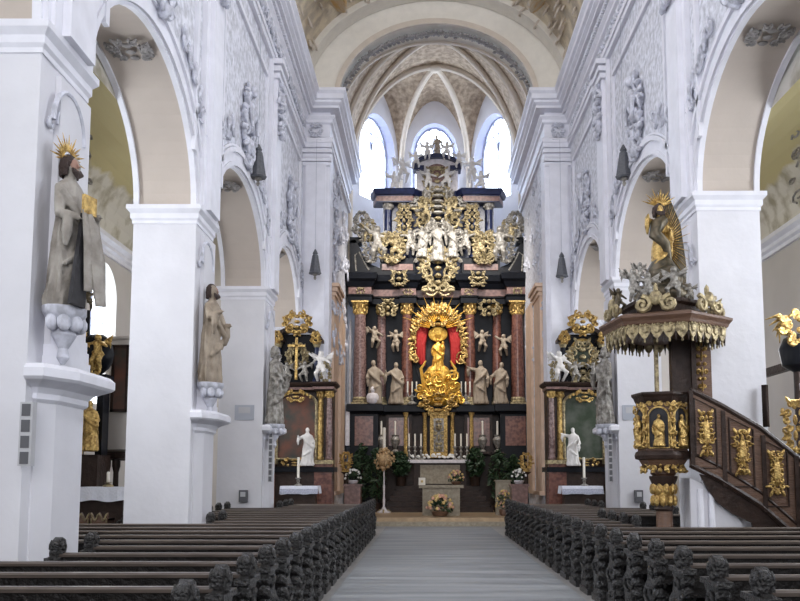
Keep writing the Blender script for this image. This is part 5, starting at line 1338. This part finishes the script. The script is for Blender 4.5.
lp = [sp(700,474), sp(708,490), sp(718,503), sp(733,514), sp(752,523)]; lp += [(lp[-1][0]+.1, 0), (bot[-1][0], 0), (bot[-1][0], .02), bot[3] if bot[3][1] > 0 else (bot[3][0], .03), bot[2], bot[1]]
obj('lower_panel', MB().prism(lp, .0, .05, 'y'), 'wooddark', tS)
# white plastered base sweeping under the stair
poly = [sp(692,478), sp(722,492), sp(728,505), sp(738,516), sp(745,524)]
poly = [(p[0], p[1]) for p in poly]+[(sp(745,524)[0], 0), (sp(692,478)[0], 0)]
m = MB(); m.prism([(p[0]+ox, p[1]) for p in poly], YS0+.12, YS0+.75, 'y'); struct('wall_stair_base', m, 'pier')
m = MB(); 
for u in (702, 713): x = sp(u,500)[0]+ox; m.lathe([(.055,0),(.055,1.2),(.05,atz(489,YS0)+.0)], (x, YS0+.08, 0), 10)
w_ = struct('trim_6', m, 'trimwhite', True)
# framed red board on the pillar beside the stair
picture('framed_board', 'small dark red framed board leaning beside the second right pillar', 761, 385, 768, 427, 15.3, -.9, 'redcloth', 'wooddark', atx(765,400,15.2)+.06)
# ================================================================== side altars
def side_altar(g, lb):
    """g = -1 left, 1 right; mirror of each other about the choir axis"""
    Y = 27.6; cxx = atx(297, 400, Y) if g < 0 else atx(583, 400, Y)
    t = thing('side_altar', lb, 'altar', (cxx, Y, 0)); w = 1.15; sg = -g
    Z = lambda v: atz(v, Y-.2)
    def o(nm, mb, mt, sm=False, p=None):
        return obj(nm, mb, mt, p or t, sm)
    o('altar_body', MB().box(-w, w, -.2, .75, 0, Z(470)), 'wooddark')
    o('ledge', MB().box(-w-.1, w+.1, -.35, .75, Z(472), Z(467)), 'black')
    for sx in (-1, 1):
        x = sx*(w-.25)
        o('pedestal', MB().box(x-.28, x+.28, -.3, .3, 0, Z(463)-.0), 'redmarble'); o('pedestal_cap', MB().box(x-.32, x+.32, -.34, .3, Z(464), Z(460)), 'palegold')
        for dx in (-.14, .16):
            z0, z1 = Z(460), Z(391); m = MB(); m.lathe([(.11,z0),(.13,z0+.05),(.10,z0+.12),(.10,z0+.2),(.105,z0+.8),(.085,z1-.2)], (x+dx, -.12 if dx*sx > 0 else .05, 0), 14)
            c = o('column', m, ('greymarble' if dx*sx > 0 else 'gold'), True)
            m = MB(); m.lathe([(.09,z1-.22),(.14,z1-.03),(.15,z1)], (x+dx, -.12 if dx*sx > 0 else .05, 0), 12); 
            for k in range(7): a = 2*PI*k/7; m.ell((x+dx+.12*math.cos(a), (-.12 if dx*sx > 0 else .05)+.12*math.sin(a), z1-.12), (.035,.035,.07), 6, 4)
            o('capital', m, 'gold', True, c)
    pth = [(-w-.02,.6),(-w-.02,-.32),(-w+.55,-.32),(-w+.55,-.1),(w-.55,-.1),(w-.55,-.32),(w+.02,-.32),(w+.02,.6)]
    za, zb_ = Z(391), Z(383)
    m = MB(); m.prism(pth, za, zb_, 'z'); m.sweep([(0,za),(.04,za+.06),(.04,za+.14),(.12,zb_-.08),(.16,zb_-.02),(.14,zb_+.02),(0,zb_+.02)], pth, -1); o('entablature', m, 'wooddark')
    m = MB(); m.sweep([(.0,za+.04),(.06,za+.05),(.06,za+.12),(0,za+.13)], pth, -1); o('marble_frieze', m, 'pinkmarble')
    # arched painting with gilt frame
    n = 16; wv = w-.52; zp0, zs = Z(459), Z(404)
    pr = [(-wv, zp0)]+[(wv*math.cos(PI-PI*i/n), zs+wv*.62*math.sin(PI-PI*i/n)) for i in range(n+1)]+[(wv, zp0)]
    m = MB(); m.prism(pr, .0, .05, 'y'); p = o('painting', m, 'paint1' if g < 0 else 'paint2')
    m = MB(); m.tube([(q[0], -.02, q[1]) for q in pr]+[(pr[0][0], -.02, pr[0][1])], .05, 6); o('gilt_frame', m, 'palegold', True, p)
    o('back_wall', MB().box(-w, w, .05, .75, Z(470), zb_), 'wooddark')
    # upper storey
    zc = Z(333)
    o('upper_wall', MB().box(-.62, .62, .1, .6, zb_, zc), 'black')
    for sx in (-1, 1):
        m = MB(); m.lathe([(.13,zb_),(.13,zb_+.1),(.09,zb_+.18),(.08,zc-.45),(.13,zc-.3)], (sx*.62, -.02, 0), 12); o('upper_column', m, 'black' if g > 0 else 'blackblue', True)
        o('upper_capital', MB().lathe([(.09,zc-.45),(.15,zc-.3),(.13,zc-.26)], (sx*.62,-.02,0), 10), 'palegold', True)
        o('upper_cornice', MB().box(sx*.62-.2, sx*.62+.2, -.2, .3, zc-.28, zc-.18), 'wooddark')
    m = MB()
    for i in range(16):
        a, b = PI*i/16, PI*(i+1)/16; q = lambda r, an: (r*math.cos(an), zc-.22+r*.62*math.sin(an))
        A, B, C_, D = q(.62,a), q(.62,b), q(.78,a), q(.78,b)
        m.add([(A[0],-.1,A[1]),(B[0],-.1,B[1]),(D[0],-.1,D[1]),(C_[0],-.1,C_[1]),(A[0],.5,A[1]),(B[0],.5,B[1]),(D[0],.5,D[1]),(C_[0],.5,C_[1])], [(0,1,2,3),(4,5,6,7),(0,1,5,4),(3,2,6,7)])
    o('arched_pediment', m, 'wooddark')
    om = MB(); om.merge(ornament(1.1, .7, 8, 201, .035, True, None, .12), Matrix.Translation((0, -.15, zc+.32))); o('gilt_crest', om, 'gold', True)
    if g > 0:
        m = MB(); m.lathe([(0,0),(.30,0),(.30,.05),(0,.08)], (0,0,0), 20, sy=1.15); mm = MB(); mm.merge(m, Matrix.Translation((0,.05,Z(352))) @ Matrix.Rotation(PI/2, 4, 'X')); o('oval_painting', mm, 'paint2', True)
        m = MB(); m.tube([(.36*math.cos(2*PI*i/20), -.02, Z(352)+.42*math.sin(2*PI*i/20)) for i in range(21)], .06, 6); o('oval_frame', m, 'gold', True)
        om = MB(); om.merge(ornament(1.3, 1.2, 10, 207, .035, True, None, .1), Matrix.Translation((0, -.02, Z(362)))); o('gilt_scrollwork', om, 'palegold', True)
    else:
        o('gilt_cross', MB().box(-.04,.04,-.3,-.22,zb_+.1,Z(338)).box(-.28,.28,-.3,-.22,Z(347),Z(345)), 'gold')
        om = MB(); om.merge(ornament(1.0, .8, 8, 209, .035, True, None, .1), Matrix.Translation((0, -.02, Z(356)))); o('gilt_scrollwork', om, 'palegold', True)
    om = MB(); om.merge(ornament(1.3, .35, 6, 203, .03, True, None, .06), Matrix.Translation((0, -.25, Z(396)))); o('gilt_valance', om, 'gold', True)
    for k_, (dx_, v_, w_, h_) in enumerate(((-.95, 372, .4, .7), (.95, 372, .4, .7), (0, 462, 1.2, .25), (-.62, 338, .35, .4), (.62, 338, .35, .4))):
        om = MB(); om.merge(ornament(w_, h_, 6, 220+k_, .028, True, None, .08), Matrix.Translation((dx_, -.3, Z(v_)))); o('gilt_leafwork', om, 'gold' if k_ > 1 else 'palegold', True)
    nm = 'left' if g < 0 else 'right'
    F_ = [( .80, 383, 352, 'angel', 'large white angel on the inner end of the %s side altar cornice'), (-.80, 383, 355, 'angel', 'white angel on the outer end of the %s side altar cornice'),
          (.28, 383, 362, 'angel', 'small pale cherub near the middle of the %s side altar cornice'), (-.30, 383, 363, 'angel', 'small pale cherub outward of the middle of the %s side altar cornice')]
    for k, (dx, v1, v0, kd, lb2) in enumerate(F_):
        put_angel(cxx+dx*sg*-g*g if False else cxx-g*dx, Y-.28, zb_+.03, Z(v0)-Z(v1), lb2 % nm, 'angels on the %s side altar' % nm, k % 3, .3*g*(1 if dx > 0 else -1), 'statuewhite' if k < 2 else 'silver')
    put_saint(cxx-g*.42, Y-.50, Z(466)-.0, Z(428)-Z(466), 'white robed statue standing on the ledge of the %s side altar, before the painting' % nm, None, 1 if g < 0 else 2, -.3*g, 'statuewhite', mirror=g > 0)
    # candles, cloth table
    u0, u1 = (280, 318) if g < 0 else (562, 603)
    yt = 26.3; xa_, xb_ = atx(u0, 487, yt), atx(u1, 487, yt); zt_ = atz(486, yt)
    cloth_table(xa_, xb_, yt, yt+.7, zt_, 'table with lace-edged white cloth before the %s side altar' % nm, .24, True)
    candle(atx(300 if g < 0 else 582, 470, Y-.6), yt+.35, zt_, .62, 'white candle on the clothed table of the %s side altar' % nm, 'candles on the side altar tables', 'silver', .04, .25)
    return t
side_altar(-1, 'left side altar with arched dark painting, gilt crest and white angels before the choir arch')
side_altar(1, 'right side altar with oval gilt picture above a dark arched painting')
# small gilt picture standing at each platform edge
for u, lb in ((349,'white and gold flower vase standing left of the marble pedestal'),(524,'gilt figure with white flowers standing right of the marble pedestal')):
    Y = 30.9; x = atx(u-3 if u < 437 else u+2, 470, Y); z = .27
    t = thing('standing_figure', lb, 'sculpture', (x, Y, z)); hh = atz(455, Y)-z
    obj('post', MB().lathe([(.16,0),(.12,.1),(.08,.3),(.08,hh-.7),(.2,hh-.6)], (0,0,0), 10), 'wooddark', t, True)
    om = MB(); om.merge(ornament(.5, .7, 6, u, .03), Matrix.Translation((0,-.05,hh-.25))); obj('gilt_top', om, 'gold', t, True)
# pink-white marble half columns flanking the high altar (choir wall shrines)
for u, lb in ((338, 'pinkish white statue canopy on the left choir wall'), (534, 'pinkish white statue canopy on the right choir wall')):
    pass
# ================================================================== light
w = bpy.data.worlds.new('sky'); scene.world = w; w.use_nodes = True
w.node_tree.nodes['Background'].inputs[0].default_value = (.86, .92, 1.0, 1); w.node_tree.nodes['Background'].inputs[1].default_value = .40
def area(name, loc, target, sx, sy, power, col):
    l = bpy.data.lights.new(name, 'AREA'); l.shape = 'RECTANGLE'; l.size = sx; l.size_y = sy; l.energy = power; l.color = col
    o = bpy.data.objects.new(name, l); COL.objects.link(o); o.location = loc
    if 'apse' in name: l.spread = 2.0
    if 'choir' in name: l.spread = 1.7
    o.rotation_euler = (Vector(target)-Vector(loc)).to_track_quat('-Z', 'Y').to_euler(); return o
# daylight through the apse windows
area('daylight_apse_left', (-2.0, 37.6, 14.6), (2, 26, 9), 1.8, 5.5, 60, (.60, .74, 1))
area('daylight_apse_center', (.45, 39.2, 16.6), (.4, 20, 11), 2.0, 3, 40, (.62, .76, 1))
area('daylight_apse_right', (2.9, 37.6, 14.6), (-2, 26, 9), 1.8, 5.5, 60, (.60, .74, 1))
# fill lamps added to brighten the high altar, no windows built here
area('fill_choir_left', (-1.9, 31.0, 13.2), (.6, 36.2, 8.5), 1.2, 2.4, 85, (1, .95, .88))
area('fill_choir_right', (2.8, 31.0, 13.2), (.3, 36.2, 8.5), 1.2, 2.4, 85, (1, .95, .88))
# daylight through the aisle windows
for sd in (-1, 1):
    XO = (XL-PT-3.5) if sd < 0 else (XR+PT+3.5)
    for y in (6.0, 12.7, 19.3 if sd > 0 else 21.9, 25.3):
        area('daylight_aisle', (XO-sd*.15, y, 5.6), (XC, y-1.0, 3.2), 2.0, 4.0, 30 if y < 7 else 100, (.95, .96, 1))
# daylight from the great west window behind the photographer
area('daylight_west', (XC, -15, 11), (XC, 20, 9.0), 9, 14, 1250, (.98, .97, 1))
# fill lamps added under the vault to brighten the upper nave walls
for y in (6.3, 12.8, 19.4):
    area('fill_upper_nave', (XL+.55, y, 15.9), (XR, y+1.5, 10.8), 1.6, 1.0, 75, (.86, .90, 1))
    area('fill_upper_nave', (XR-.55, y, 15.9), (XL, y+1.5, 10.8), 1.6, 1.0, 75, (.86, .90, 1))
scene.view_settings.view_transform = 'Standard'; scene.view_settings.look = 'None'
scene.view_settings.exposure = 1.15; scene.view_settings.gamma = 1; scene.view_settings.use_curve_mapping = False
scene.cycles.use_denoising = True
scene.cycles.max_bounces = 8; scene.cycles.diffuse_bounces = 5; scene.cycles.glossy_bounces = 3
scene.cycles.caustics_reflective = False; scene.cycles.caustics_refractive = False
scene.cycles.sample_clamp_indirect = 6
